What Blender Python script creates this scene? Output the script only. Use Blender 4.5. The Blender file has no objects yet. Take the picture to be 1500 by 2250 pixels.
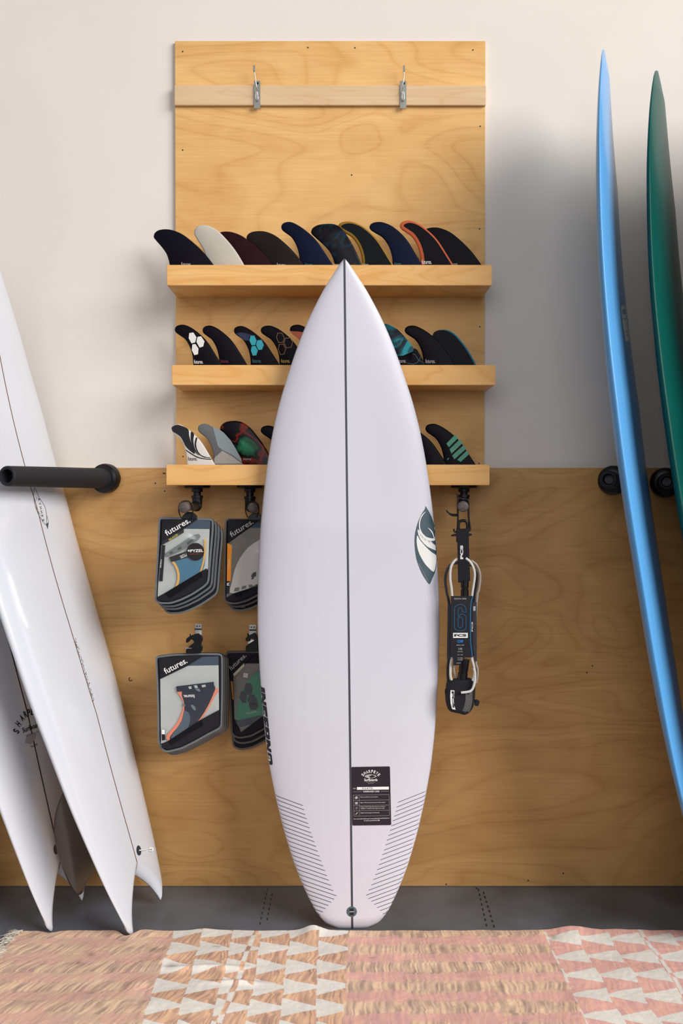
import bpy, bmesh, math, random
import numpy as np
from mathutils import Vector
from mathutils.bvhtree import BVHTree
random.seed(7); rng=np.random.RandomState(7)
COL=bpy.context.scene.collection
# ------------------------------------------------------------------ camera, light, exposure
FPX=2187.5; TH=math.radians(1.15); CD=2.9; CH=1.1527
CAM=np.array([0,-CD,CH]); CF=np.array([0,math.cos(TH),-math.sin(TH)]); CU=np.array([0,math.sin(TH),math.cos(TH)])
cd=bpy.data.cameras.new('camera'); cam=bpy.data.objects.new('camera',cd); COL.objects.link(cam)
cd.sensor_fit='VERTICAL'; cd.sensor_height=36; cd.lens=35; cd.clip_start=.05
cam.location=(0,-CD,CH); cam.rotation_euler=(math.radians(90-1.15),0,0)
bpy.context.scene.camera=cam
w=bpy.data.worlds.new('world'); bpy.context.scene.world=w; w.use_nodes=True
bg=w.node_tree.nodes['Background']; bg.inputs[0].default_value=(1.0,.95,.95,1); bg.inputs[1].default_value=.22
def area(name,loc,target,sx,sy,power,color):
    l=bpy.data.lights.new(name,'AREA'); l.shape='RECTANGLE'; l.size=sx; l.size_y=sy; l.energy=power; l.color=color
    o=bpy.data.objects.new(name,l); COL.objects.link(o); o.location=loc
    o.rotation_euler=(Vector(target)-Vector(loc)).to_track_quat('-Z','Y').to_euler(); return o
area('window_daylight',(8.4,-7.3,5.9),(0.0,0,1.0),8.0,6.2,1650,(1,.98,.965))
area('front_fill',(-.6,-6.5,2.6),(0,0,.9),3.2,2.4,85,(.98,.97,1.0))  # weak fill added from the front, not a known doorway
vs=bpy.context.scene.view_settings
vs.view_transform='Standard'; vs.look='None'; vs.gamma=1; vs.use_curve_mapping=False; vs.exposure=0.0
# ------------------------------------------------------------------ helpers
def lin(c):
    return tuple(((x/255)/12.92 if x/255<=.04045 else ((x/255+.055)/1.055)**2.4) for x in c)
MC={}
def mat(name,rgb,rough=.5,metal=0,coat=0,noise=0,nscale=30,bump=0,bscale=200,trans=0,spec=.5,alpha=None):
    if name in MC: return MC[name]
    m=bpy.data.materials.new(name); m.use_nodes=True; nt=m.node_tree; b=nt.nodes['Principled BSDF']
    c=lin(rgb)+(1,)
    b.inputs['Base Color'].default_value=c; b.inputs['Roughness'].default_value=rough; b.inputs['Metallic'].default_value=metal
    b.inputs['Coat Weight'].default_value=coat; b.inputs['Coat Roughness'].default_value=.08
    b.inputs['Transmission Weight'].default_value=trans; b.inputs['Specular IOR Level'].default_value=spec
    if alpha is not None: b.inputs['Alpha'].default_value=alpha
    tc=nt.nodes.new('ShaderNodeTexCoord')
    if noise:
        n=nt.nodes.new('ShaderNodeTexNoise'); n.inputs['Scale'].default_value=nscale; n.inputs['Detail'].default_value=4
        nt.links.new(tc.outputs['Object'],n.inputs['Vector'])
        r=nt.nodes.new('ShaderNodeValToRGB'); r.color_ramp.elements[0].position=.3; r.color_ramp.elements[1].position=.7
        r.color_ramp.elements[0].color=tuple(x*(1-noise) for x in c[:3])+(1,); r.color_ramp.elements[1].color=tuple(min(1,x*(1+noise)) for x in c[:3])+(1,)
        nt.links.new(n.outputs['Fac'],r.inputs['Fac']); nt.links.new(r.outputs['Color'],b.inputs['Base Color'])
    if bump:
        n=nt.nodes.new('ShaderNodeTexNoise'); n.inputs['Scale'].default_value=bscale; n.inputs['Detail'].default_value=3
        nt.links.new(tc.outputs['Object'],n.inputs['Vector'])
        u=nt.nodes.new('ShaderNodeBump'); u.inputs['Strength'].default_value=bump; u.inputs['Distance'].default_value=.002
        nt.links.new(n.outputs['Fac'],u.inputs['Height']); nt.links.new(u.outputs['Normal'],b.inputs['Normal'])
    MC[name]=m; return m
def plywood(name,dark,light,sx=1.0,ring=10,seed=0,fine=.10,rough=.5,zs=2.2,contrast=1.0,blot=.6):
    m=bpy.data.materials.new(name); m.use_nodes=True; nt=m.node_tree; N=nt.nodes; Lk=nt.links; b=N['Principled BSDF']
    b.inputs['Roughness'].default_value=rough; b.inputs['Specular IOR Level'].default_value=.35
    tc=N.new('ShaderNodeTexCoord')
    def mp(s,l=(0,0,0)):
        q=N.new('ShaderNodeMapping'); q.inputs['Scale'].default_value=s; q.inputs['Location'].default_value=l
        Lk.new(tc.outputs['Object'],q.inputs['Vector']); return q.outputs[0]
    def nz(v,s,d=2,dist=0):
        q=N.new('ShaderNodeTexNoise'); q.inputs['Scale'].default_value=s; q.inputs['Detail'].default_value=d; q.inputs['Distortion'].default_value=dist
        Lk.new(v,q.inputs['Vector']); return q.outputs['Fac']
    def mt(op,a,bb,c=None):
        q=N.new('ShaderNodeMath'); q.operation=op
        for i,x in enumerate((a,bb) if c is None else (a,bb,c)):
            if isinstance(x,(int,float)): q.inputs[i].default_value=x
            else: Lk.new(x,q.inputs[i])
        return q.outputs[0]
    low=nz(mp((sx,sx,zs),(seed,seed*.7,seed*1.3)),1.5,1.5,.5)
    rings=mt('MULTIPLY',mt('PINGPONG',mt('MULTIPLY',low,ring*1.6),.5),2)
    rings=mt('POWER',rings,5)                                   # thin contour lines
    r2=mt('MULTIPLY',mt('PINGPONG',mt('MULTIPLY',low,ring*.55),.5),2)
    grain=nz(mp((2.5*sx,2.5,60),(seed,0,0)),3,4)
    blt=nz(mp((1.1,1,1.5),(seed*2,0,seed)),2.6,3,1.6)
    v=mt('SUBTRACT',mt('ADD',mt('MULTIPLY',r2,.14*contrast),mt('MULTIPLY',grain,fine*4)),mt('MULTIPLY',rings,.17*contrast))
    v=mt('ADD',v,mt('MULTIPLY',blt,blot))
    r=N.new('ShaderNodeValToRGB'); r.color_ramp.elements[0].position=.2; r.color_ramp.elements[1].position=.82
    r.color_ramp.elements[0].color=lin(dark)+(1,); r.color_ramp.elements[1].color=lin(light)+(1,)
    Lk.new(v,r.inputs['Fac']); Lk.new(r.outputs['Color'],b.inputs['Base Color'])
    return m
def blotch(name,stops,scale=14,rough=.35,dist=1.5,loc=0):
    m=bpy.data.materials.new(name); m.use_nodes=True; nt=m.node_tree; b=nt.nodes['Principled BSDF']; b.inputs['Roughness'].default_value=rough; b.inputs['Specular IOR Level'].default_value=.2
    tc=nt.nodes.new('ShaderNodeTexCoord'); mp=nt.nodes.new('ShaderNodeMapping'); mp.inputs['Location'].default_value=(loc,loc,loc)
    n=nt.nodes.new('ShaderNodeTexNoise'); n.inputs['Scale'].default_value=scale; n.inputs['Detail'].default_value=3; n.inputs['Distortion'].default_value=dist
    r=nt.nodes.new('ShaderNodeValToRGB')
    nt.links.new(tc.outputs['Object'],mp.inputs[0]); nt.links.new(mp.outputs[0],n.inputs['Vector']); nt.links.new(n.outputs['Fac'],r.inputs['Fac']); nt.links.new(r.outputs['Color'],b.inputs['Base Color'])
    e=r.color_ramp.elements
    for i,(p,c) in enumerate(stops):
        q=e[i] if i<2 else e.new(p)
        q.position=p; q.color=lin(c)+(1,)
    return m
def link(name,me,parent=None,mt=None,smooth=False):
    o=bpy.data.objects.new(name,me); COL.objects.link(o)
    if parent is not None: o.parent=parent
    if mt is not None: me.materials.append(mt)
    if smooth: me.polygons.foreach_set('use_smooth',[True]*len(me.polygons))
    return o
def mk(name,V,Fc,mt,parent=None,smooth=False):
    me=bpy.data.meshes.new(name); me.from_pydata([tuple(map(float,v)) for v in V],[],[tuple(f) for f in Fc]); me.update()
    return link(name,me,parent,mt,smooth)
def tag(o,label,cat=None,group=None,kind=None):
    if label: o['label']=label
    if cat: o['category']=cat
    if group: o['group']=group
    if kind: o['kind']=kind
    return o
def empty(name,loc,label,cat,group=None):
    o=bpy.data.objects.new(name,None); COL.objects.link(o); o.empty_display_size=.05
    EMP[name+str(len(EMP))]=o; o['_o']=tuple(map(float,loc)); return tag(o,label,cat,group)
EMP={}
def box(name,x0,x1,y0,y1,z0,z1,mt,parent=None,bev=.0015):
    bm=bmesh.new(); bmesh.ops.create_cube(bm,size=1)
    for v in bm.verts: v.co=Vector(((x0+x1)/2+v.co.x*(x1-x0),(y0+y1)/2+v.co.y*(y1-y0),(z0+z1)/2+v.co.z*(z1-z0)))
    if bev: bmesh.ops.bevel(bm,geom=bm.edges[:],offset=bev,segments=2,affect='EDGES',clamp_overlap=True)
    me=bpy.data.meshes.new(name); bm.to_mesh(me); bm.free(); return link(name,me,parent,mt)
def ray(px,py):
    d=CF+(px-750)/FPX*np.array([1,0,0])-(py-1125)/FPX*CU; return d
def PW(px,py,wd):                       # point at wall distance wd seen at that pixel
    d=ray(px,py); t=(CD-wd)/d[1]; return CAM+d*t
class Plane:                            # vertical plane turned by th about z, right side nearer to the room for th>0
    def __init__(s,cx,wd,th=0,tilt=0):
        s.p=np.array([cx,-wd,0]); s.n=np.array([-math.sin(th),-math.cos(th),math.sin(tilt)]); s.n/=np.linalg.norm(s.n)
    def __call__(s,px,py,off=0):
        d=ray(px,py); q=s.p+s.n*off; t=((q-CAM)@s.n)/(d@s.n); return CAM+d*t
class Surf:                             # the surface of a mesh
    def __init__(s,o):
        me=o.data; s.t=BVHTree.FromPolygons([v.co[:] for v in me.vertices],[p.vertices[:] for p in me.polygons])
    def __call__(s,px,py,off=.0005):
        d=Vector(ray(px,py)).normalized(); h,n,_,_=s.t.ray_cast(Vector(CAM),d)
        if h is None:
            # nearest point on the surface to the ray
            q=Vector(CAM)+d*2.6
            for _ in range(3):
                h,n,_,_=s.t.find_nearest(q); q=Vector(CAM)+d*((h-Vector(CAM)).dot(d))
            h,n,_,_=s.t.find_nearest(q)
        if n.dot(d)>0: n=-n
        return np.array(h+n*off)
def smooth(pts,k=6,closed=True):
    pts=[np.array(p,float) for p in pts]; n=len(pts); out=[]
    rg=range(n) if closed else range(n-1)
    for i in rg:
        g=(lambda j:pts[j%n]) if closed else (lambda j:pts[min(max(j,0),n-1)])
        a,b,c,d=g(i-1),g(i),g(i+1),g(i+2)
        for q in range(k):
            t=q/k; out.append(.5*((2*b)+(-a+c)*t+(2*a-5*b+4*c-d)*t*t+(-a+3*b-3*c+d)*t**3))
    if not closed: out.append(pts[-1])
    return out
def inset2(P,d):                        # offset a closed 2D polygon inwards; d scalar or list
    P=np.array(P,float); n=len(P); A=0.5*np.sum(P[:,0]*np.roll(P[:,1],-1)-np.roll(P[:,0],-1)*P[:,1]); sg=1 if A>0 else -1
    d=np.broadcast_to(np.array(d,float),(n,)); out=[]
    for i in range(n):
        e1=P[i]-P[i-1]; e2=P[(i+1)%n]-P[i]; e1=e1/(np.linalg.norm(e1)+1e-12); e2=e2/(np.linalg.norm(e2)+1e-12)
        n1=np.array([-e1[1],e1[0]])*sg; n2=np.array([-e2[1],e2[0]])*sg; m=n1+n2; L=np.linalg.norm(m)
        m=m/(L+1e-9); c=max(.45,float(m@n1)); out.append(P[i]+m*d[i]/c)
    return out
def prism(name,P2,rings,to3,mt,parent=None,smoothf=True):
    # P2: closed outline in plane coordinates (m); rings: (inset, depth) from front to back; to3(u,v,depth)
    V=[];Fc=[];n=len(P2)
    for ins,dep in rings:
        q=inset2(P2,ins) if ins else P2
        V+= [to3(a[0],a[1],dep) for a in q]
    for r in range(len(rings)-1):
        for i in range(n): j=(i+1)%n; Fc.append((r*n+i,r*n+j,(r+1)*n+j,(r+1)*n+i))
    Fc.append(tuple(range(n))[::-1]); k=(len(rings)-1)*n; Fc.append(tuple(range(k,k+n)))
    o=mk(name,V,Fc,mt,parent); bm=bmesh.new(); bm.from_mesh(o.data)
    big=[f for f in bm.faces if len(f.verts)>4]; 
    if big: bmesh.ops.triangulate(bm,faces=big)
    bmesh.ops.recalc_face_normals(bm,faces=bm.faces[:]); bm.to_mesh(o.data); bm.free()
    return o
def plate(name,px,pl,mt,parent=None,front=0,thick=.002,bev=0,sm=0):
    # solid slab: outline in pixels on plane pl, front surface at offset 'front' towards the room
    if sm: px=smooth(px,sm)
    O=pl(*px[0]); n=pl.n; U=np.cross(np.array([0,0,1.]),n); U/=np.linalg.norm(U); W=np.cross(n,U)
    P2=[((q-O)@U,(q-O)@W) for q in (pl(a,b,front) for a,b in px)]
    to3=lambda u,v,d: O+U*u+W*v+n*(front-d)
    rg=[(0,0),(0,thick)] if not bev else [(bev,0),(bev*.3,bev*.3),(0,bev),(0,thick-bev),(bev,thick)]
    return prism(name,P2,rg,to3,mt,parent)
def decal(name,px,proj,mt,parent,off=.0005,sm=0,grid=0):
    if sm: px=smooth(px,sm)
    bm=bmesh.new(); vs_=[bm.verts.new((a,b,0)) for a,b in px]; bm.faces.new(vs_)
    bmesh.ops.triangulate(bm,faces=bm.faces[:])
    if grid:
        xs=[v.co.x for v in bm.verts]; ys=[v.co.y for v in bm.verts]
        for ax,(lo,hi) in enumerate(((min(xs),max(xs)),(min(ys),max(ys)))):
            k=lo+grid
            while k<hi:
                co=(k,0,0) if ax==0 else (0,k,0); no=(1,0,0) if ax==0 else (0,1,0)
                bmesh.ops.bisect_plane(bm,geom=bm.verts[:]+bm.edges[:]+bm.faces[:],plane_co=co,plane_no=no); k+=grid
    for v in bm.verts: v.co=Vector(proj(v.co.x,v.co.y,off))
    me=bpy.data.meshes.new(name); bm.to_mesh(me); bm.free(); return link(name,me,parent,mt)
def multi(name,polys,proj,mt,parent,off=.0005,grid=0):
    V=[];Fc=[]
    for px in polys:
        bm=bmesh.new(); vs_=[bm.verts.new((a,b,0)) for a,b in px]; bm.faces.new(vs_); bmesh.ops.triangulate(bm,faces=bm.faces[:])
        if grid:
            xs=[v.co.x for v in bm.verts]; ys=[v.co.y for v in bm.verts]
            for ax,(lo,hi) in enumerate(((min(xs),max(xs)),(min(ys),max(ys)))):
                k=lo+grid
                while k<hi:
                    co=(k,0,0) if ax==0 else (0,k,0); no=(1,0,0) if ax==0 else (0,1,0)
                    bmesh.ops.bisect_plane(bm,geom=bm.verts[:]+bm.edges[:]+bm.faces[:],plane_co=co,plane_no=no); k+=grid
        bm.verts.index_update(); k0=len(V)
        V+=[proj(v.co.x,v.co.y,off) for v in bm.verts]; Fc+=[[k0+v.index for v in f.verts] for f in bm.faces]; bm.free()
    return mk(name,V,Fc,mt,parent)
def stroke(pts,wd):                     # polyline -> polygon strip in pixels
    P=[np.array(p,float) for p in pts]; n=len(P); L=[];R=[]
    for i in range(n):
        t=P[min(i+1,n-1)]-P[max(i-1,0)]; t/=np.linalg.norm(t)+1e-9; m=np.array([-t[1],t[0]]); h=(wd[i] if hasattr(wd,'__len__') else wd)/2
        L.append(P[i]+m*h); R.append(P[i]-m*h)
    return [tuple(q) for q in L+R[::-1]]
def strip(name,pts,wd,proj,mt,parent,off=.0005):
    P=[np.array(p,float) for p in pts]; V=[];Fc=[]; n=len(P)
    for i in range(n):
        t=P[min(i+1,n-1)]-P[max(i-1,0)]; t/=np.linalg.norm(t)+1e-9; m=np.array([-t[1],t[0]]); h=(wd[i] if hasattr(wd,'__len__') else wd)/2
        V+=[proj(*(P[i]+m*h),off),proj(*(P[i]-m*h),off)]
        if i: Fc.append((2*i-2,2*i-1,2*i+1,2*i))
    return mk(name,V,Fc,mt,parent)
TXC={}
def glyphs(s,bold=0):
    if (s,bold) in TXC: return TXC[(s,bold)]
    c=bpy.data.curves.new('t','FONT'); c.body=s; c.offset=bold; c.resolution_u=3; o=bpy.data.objects.new('t',c); COL.objects.link(o)
    dg=bpy.context.evaluated_depsgraph_get(); e=o.evaluated_get(dg); me=e.to_mesh()
    V=np.array([v.co[:2] for v in me.vertices]); Fc=[p.vertices[:] for p in me.polygons]; e.to_mesh_clear()
    bpy.data.objects.remove(o); bpy.data.curves.remove(c)
    mn,mx=V.min(0),V.max(0); V=(V-mn)/(mx-mn); TXC[(s,bold)]=(V,Fc); return V,Fc
def text(name,s,quad,proj,mt,parent,off=.0008,bold=.015,fn=None):
    # quad: BL, BR, TR, TL in pixels
    V,Fc=glyphs(s,bold)
    if fn is None:
        q=[np.array(a,float) for a in quad]
        fn=lambda u,v:(1-v)*((1-u)*q[0]+u*q[1])+v*((1-u)*q[3]+u*q[2])
    P=[proj(*fn(u,v),off) for u,v in V]
    return mk(name,P,Fc,mt,parent)
def tube(name,pts,r,mt,parent=None,seg=10,k=6,flat=None,cap=True):
    P=smooth(pts,k,False) if k>1 else [np.array(p,float) for p in pts]
    n=len(P); V=[];Fc=[]; up=np.array([0,-1,0.])
    R=np.interp(np.linspace(0,1,n),np.linspace(0,1,len(r)),r) if hasattr(r,'__len__') else [r]*n
    pn=None
    for i in range(n):
        t=P[min(i+1,n-1)]-P[max(i-1,0)]; t/=np.linalg.norm(t)+1e-12
        if pn is None:
            a=up if abs(t@up)<.9 else np.array([1,0,0.]); pn=np.cross(t,a)
        pn=pn-t*(pn@t); pn/=np.linalg.norm(pn); b=np.cross(t,pn)
        for q in range(seg):
            g=2*math.pi*q/seg; V.append(P[i]+(pn*math.cos(g)*(flat or 1)+b*math.sin(g))*R[i])
        if i:
            for q in range(seg):
                q2=(q+1)%seg; Fc.append(((i-1)*seg+q,(i-1)*seg+q2,i*seg+q2,i*seg+q))
    if cap: Fc.append(tuple(range(seg))[::-1]); Fc.append(tuple((n-1)*seg+q for q in range(seg)))
    return mk(name,V,Fc,mt,parent,True)
def lathe(name,A,B,prof,mt,parent=None,seg=28,smoothf=True):
    # prof: (t along A->B in metres, radius)
    A=np.array(A,float);B=np.array(B,float);t=B-A;t/=np.linalg.norm(t); a=np.array([0,0,1.]) if abs(t[2])<.9 else np.array([1,0,0.])
    u=np.cross(t,a);u/=np.linalg.norm(u);v=np.cross(t,u);V=[];Fc=[]
    for d,r in prof:
        for q in range(seg): g=2*math.pi*q/seg; V.append(A+t*d+(u*math.cos(g)+v*math.sin(g))*max(r,1e-5))
    for i in range(len(prof)-1):
        for q in range(seg): q2=(q+1)%seg; Fc.append((i*seg+q,i*seg+q2,(i+1)*seg+q2,(i+1)*seg+q))
    o=mk(name,V,Fc,mt,parent)
    if smoothf:
        o.data.polygons.foreach_set('use_smooth',[True]*len(o.data.polygons))
        for e in o.data.edges: pass
        o.data.set_sharp_from_angle(angle=math.radians(35))
    return o
def Z(ox,oy,s): return lambda *p:[(ox+a/s,oy+b/s) for a,b in p]
# ------------------------------------------------------------------ materials
M_wall=mat('wall_paint',(226,219,210),.85,noise=.02,nscale=3,bump=.06,bscale=320)
M_ply=plywood('birch_plywood',(202,146,76),(240,194,126),ring=9,seed=1.3)
M_wain=plywood('wainscot_plywood',(170,122,66),(209,164,104),ring=12,seed=5.1,sx=.8,zs=2.6)
M_lip=plywood('maple_shelf',(224,166,92),(246,203,138),ring=9,seed=9.2,sx=1.3,zs=7,fine=.06,contrast=1.3,blot=.4)
M_strip=plywood('maple_strip',(212,176,132),(232,206,170),ring=7,seed=3.2,sx=1.2,zs=9,fine=.08,blot=.3)
M_fl=mat('concrete',(98,104,112),.42,noise=.28,nscale=5,bump=.15,bscale=40)
M_foam=mat('board_white',(211,209,218),.42,coat=.05,bump=.05,bscale=600)
M_glossw=mat('board_gloss_white',(214,217,224),.18,coat=.6)
M_black=mat('print_black',(16,14,22),.5)
M_slate=mat('print_slate',(58,80,90),.5)
M_pin=mat('pinline_dark',(60,62,70),.5)
M_bluepin=mat('stripe_blue_grey',(52,66,84),.5)
M_wprint=mat('print_white',(238,236,232),.5)
M_gprint=mat('print_grey',(175,170,168),.5)
M_iron=mat('black_iron',(24,22,26),.38,metal=.4,noise=.3,nscale=60,bump=.2,bscale=150)
M_capm=mat('pipe_cap_iron',(88,80,76),.5,metal=.3,noise=.25,nscale=90,bump=.3,bscale=200)
M_foamb=mat('black_foam',(24,23,28),.75,noise=.15,nscale=30,bump=.3,bscale=300)
M_chrome=mat('bright_metal',(196,196,192),.3,metal=1)
M_galv=mat('galvanised_metal',(150,152,146),.42,metal=.85,noise=.1,nscale=80)
M_plast=mat('black_plastic',(11,9,12),.35,spec=.35)
M_fab=mat('black_fabric',(13,12,20),.85,bump=.3,bscale=900)
M_bind=mat('grey_binding',(108,112,114),.85,noise=.12,nscale=300,bump=.5,bscale=700)
M_bindb=mat('brown_grey_binding',(98,92,88),.85,noise=.12,nscale=300,bump=.5,bscale=700)
M_slatef=mat('slate_fabric',(66,80,94),.85)
M_card=mat('pale_card',(190,194,190),.6,noise=.06,nscale=15)
M_cardb=mat('taupe_card',(122,116,106),.6,noise=.08,nscale=15)
def vinyl():
    m=bpy.data.materials.new('clear_vinyl'); m.use_nodes=True; nt=m.node_tree; N=nt.nodes
    for n in list(N):
        if n.type!='OUTPUT_MATERIAL': N.remove(n)
    g=N.new('ShaderNodeBsdfGlossy'); g.inputs['Roughness'].default_value=.12; t=N.new('ShaderNodeBsdfTransparent'); f=N.new('ShaderNodeFresnel'); f.inputs['IOR'].default_value=1.5
    a=N.new('ShaderNodeMath'); a.operation='ADD'; a.inputs[1].default_value=.05
    x=N.new('ShaderNodeMixShader'); tc=N.new('ShaderNodeTexCoord'); no=N.new('ShaderNodeTexNoise'); no.inputs['Scale'].default_value=14; no.inputs['Detail'].default_value=.5; no.inputs['Distortion'].default_value=1
    b=N.new('ShaderNodeBump'); b.inputs['Strength'].default_value=.5; b.inputs['Distance'].default_value=.006
    L=nt.links; L.new(tc.outputs['Object'],no.inputs['Vector']); L.new(no.outputs['Fac'],b.inputs['Height']); L.new(b.outputs['Normal'],g.inputs['Normal'])
    L.new(f.outputs[0],a.inputs[0]); L.new(a.outputs[0],x.inputs[0]); L.new(t.outputs[0],x.inputs[1]); L.new(g.outputs[0],x.inputs[2]); L.new(x.outputs[0],N['Material Output'].inputs[0])
    return m
M_vinyl=vinyl()
# ------------------------------------------------------------------ setting
s_=lambda o:tag(o,None,None,None,'structure')
s_(box('wall_back',-4.5,4.5,0,.15,0,3.6,M_wall,bev=0))
s_(box('floor',-4.5,4.5,-7,.15,-.12,0,M_fl,bev=0))
WT=.012; WZ=PW(700,1028,WT)[2]
wains=tag(box('plywood_wainscot',-4.0,4.0,-WT,-.0002,.001,WZ,M_wain,bev=.0006),'low birch plywood sheathing along the foot of the white wall','panelling')
pA=PW(384,90,WT); pB=PW(1066,90,WT)
panel=tag(box('backboard',pA[0],pB[0],-WT,-.0002,WZ+.0005,pA[2],M_ply,bev=.0006),'tall birch plywood backboard on the white wall behind the three fin shelves','backboard')
def dots(px,parent,wd):
    for i,(a,b) in enumerate(px):
        c=PW(a,b,wd); r=.0022
        o=lathe('nail_hole',c+[0,.0001,0],c-[0,1,0],[(0,0),(0,r),(.0004,r),(.0005,0)],M_black,parent,10)
zt=Z(370,70,2.083)
dots(zt((65,90),(638,72),(853,73),(1393,83),(1426,432),(1423,902),(65,541),(838,655))+[(402,1003),(1052,1018),(1054,718)],panel,WT+.0003)
dots([(362,1079),(359,1040),(362,1040),(341,1062),(1289,1478),(1301,1463),(1160,1935),(980,1943),(1237,1919)],wains,WT+.0003)
lathe('knot',PW(287,1492,WT+.0002),PW(287,1492,WT+1),[(0,.0062),(.0004,.006),(.0005,.004)],mat('knot_dark',(70,40,20),.7),wains,14)
lathe('knot',PW(287,1492,WT+.0004),PW(287,1492,WT+1),[(0,.0038),(.0005,.0036),(.0006,0)],mat('knot_light',(196,140,70),.7),wains,14)
# marks on the floor
def FZ(px,py,z=0): d=ray(px,py); t=(z-CAM[2])/d[2]; return CAM+d*t
M_dash=mat('dash_paint',(16,14,18),.7)
me_d=None
for (a,b) in (((1050,1952),(1070,2040)),((1061,1958),(1087,2042)),((588,1950),(570,2036)),((598,1962),(586,2026)),((1044,1949),(1050,1956))):
    A=FZ(*a);B=FZ(*b);L=np.linalg.norm(B-A);t=(B-A)/L;n=max(1,int(L/.03)); m_=np.array([t[1],-t[0],0])
    for i in range(n):
        q=A+t*(i+.2)*L/n; e=q+t*min(.014,L/n*.5); h=m_*(.0016 if a[0]>900 else .001)
        V=[p+np.array([0,0,z]) for z in (.0002,.0008) for p in (q-h,q+h,e+h,e-h)]
        f=[(4,5,6,7),(0,1,5,4),(1,2,6,5),(2,3,7,6),(3,0,4,7)]
        mk('floor_dash',V,f,M_dash,bpy.data.objects['floor'])
# strip and two wire hooks
a=PW(383,187,.024); b=PW(1067,231,.024)
strp=tag(box('mounting_strip',a[0],b[0],-.024,-WT-.0003,b[2],a[2],M_strip,bev=.001),'pale maple strip across the top of the plywood panel','wood strip')
for i,(cx,dx) in enumerate(((564.5,-6.5),(885.5,2))):
    o=empty('wire_hook',PW(cx,237,.03),('left','right')[i]+' metal plate hook with upright wire on the pale strip','hook','metal hooks on the pale strip')
    A=PW(cx-7,177,.028);B=PW(cx+7,238,.028)
    box('hook_plate',A[0],B[0],-.0275,-.0243,B[2],A[2],M_galv,o,.0006)
    tube('wire',[PW(cx+dx,150,.045),PW(cx+dx*.6,172,.045),PW(cx-1,190,.042),PW(cx+1,203,.036),PW(cx+2,217,.034),PW(cx,222,.032),PW(cx-3,216,.031),PW(cx-2,200,.031)],.0013,M_chrome,o,8)
    A=PW(cx+dx-2,143,.047);B=PW(cx+dx+2,158,.047); box('wire_tip',A[0],B[0],-.0475,-.0445,B[2],A[2],M_galv,o,.0008)
    c=PW(cx+2,183,.0277); lathe('screw',c,c-[0,1,0],[(0,.003),(.001,.0028),(.0016,.0015),(.0016,0)],M_iron,o,12)
# ------------------------------------------------------------------ shelves
SD=.185
SH=[]
for i,(x0,x1,y0,y1,lab) in enumerate(((366,1080,582,627,'topmost maple ledge shelf with a row of dark fins'),(377,1088,802,846,'middle maple ledge shelf with hexagon printed fins'),(365,1075,1021,1066,'lowest maple ledge shelf with black pipe hooks beneath'))):
    A=PW(x0,y0,SD);B=PW(x1,y1,SD)
    o=empty('ledge_shelf',(0,-.1,B[2]),lab,'shelf','maple ledge shelves')
    box('front_lip',A[0],B[0],-SD,-SD+.018,B[2],A[2],M_lip,o,.001)
    fz=A[2]-.026
    box('shelf_board',A[0]+.0005,B[0]-.0005,-SD+.0181,-WT-.0004,B[2],fz,M_ply,o,.0008)
    SH.append((fz,A[2]))
# ------------------------------------------------------------------ fins
TA=[(0,0),(-.01,.18),(-.05,.36),(-.116,.515),(-.206,.644),(-.31,.72),(-.42,.80),(-.456,.876),(-.425,.953),(-.335,.995),(-.206,.995),(-.05,.928),(.10,.825),(.26,.683),(.39,.53),(.515,.335),(.61,.18),(.72,0)]
TB=[(0,0),(-.034,.155),(-.10,.326),(-.223,.498),(-.36,.653),(-.443,.756),(-.45,.825),(-.41,.91),(-.29,.98),(-.086,1.0),(.12,.962),(.36,.86),(.60,.687),(.84,.48),(1.05,.258),(1.254,0)]
def fin_mat(n,rgb,r=.5,**k): return mat(n,rgb,r,spec=.13,**k)
F_navy=fin_mat('fin_black_navy',(11,9,20)); F_blk=fin_mat('fin_black',(9,6,13)); F_white=fin_mat('fin_offwhite',(196,190,176),noise=.06,nscale=18)
F_red=fin_mat('fin_dark_red',(38,8,15)); F_smoke=fin_mat('fin_smoke_brown',(32,25,22),noise=.2,nscale=15); F_blue=fin_mat('fin_deep_blue',(8,16,42),noise=.25,nscale=12)
F_green=fin_mat('fin_dark_green',(11,17,21)); F_must=fin_mat('fin_mustard',(150,112,40)); F_or=fin_mat('fin_orange',(206,102,66)); F_cy=fin_mat('fin_cyan_edge',(24,118,148))
F_teald=blotch('fin_dark_teal_print',[(.5,(10,7,16)),(.78,(14,48,66))],30,loc=1); F_teal=blotch('fin_teal_cloud',[(.38,(8,22,34)),(.62,(26,150,160)),(.5,(14,84,98))],22,loc=2)
F_multi=blotch('fin_red_green_cloud',[(.3,(12,8,14)),(.80,(60,150,100)),(.50,(12,8,14)),(.545,(130,32,20)),(.585,(14,9,16)),(.62,(12,9,16)),(.74,(50,130,92))],12,dist=.5,loc=6.1)
F_grey=fin_mat('fin_grey',(112,114,116)); F_lg=fin_mat('fin_light_blue_grey',(148,160,164)); F_pale=fin_mat('fin_pale_grey',(176,172,166)); F_whs=fin_mat('fin_white',(226,222,216))
P_teal=mat('print_teal',(40,168,184),.4); P_gold=mat('print_gold',(150,104,62),.4); P_yel=mat('print_yellow',(190,160,50),.4); P_gr=mat('print_green_bar',(70,148,122),.45,noise=.15,nscale=120)
P_redp=mat('print_dull_red',(110,34,40),.4); P_tt=mat('print_dull_teal',(50,100,104),.4); P_gp=mat('print_dull_green',(40,110,84),.4); P_or=mat('print_orange',(176,78,26),.4)
FG=['fins on the top ledge','fins on the middle ledge','fins on the bottom ledge']
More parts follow.
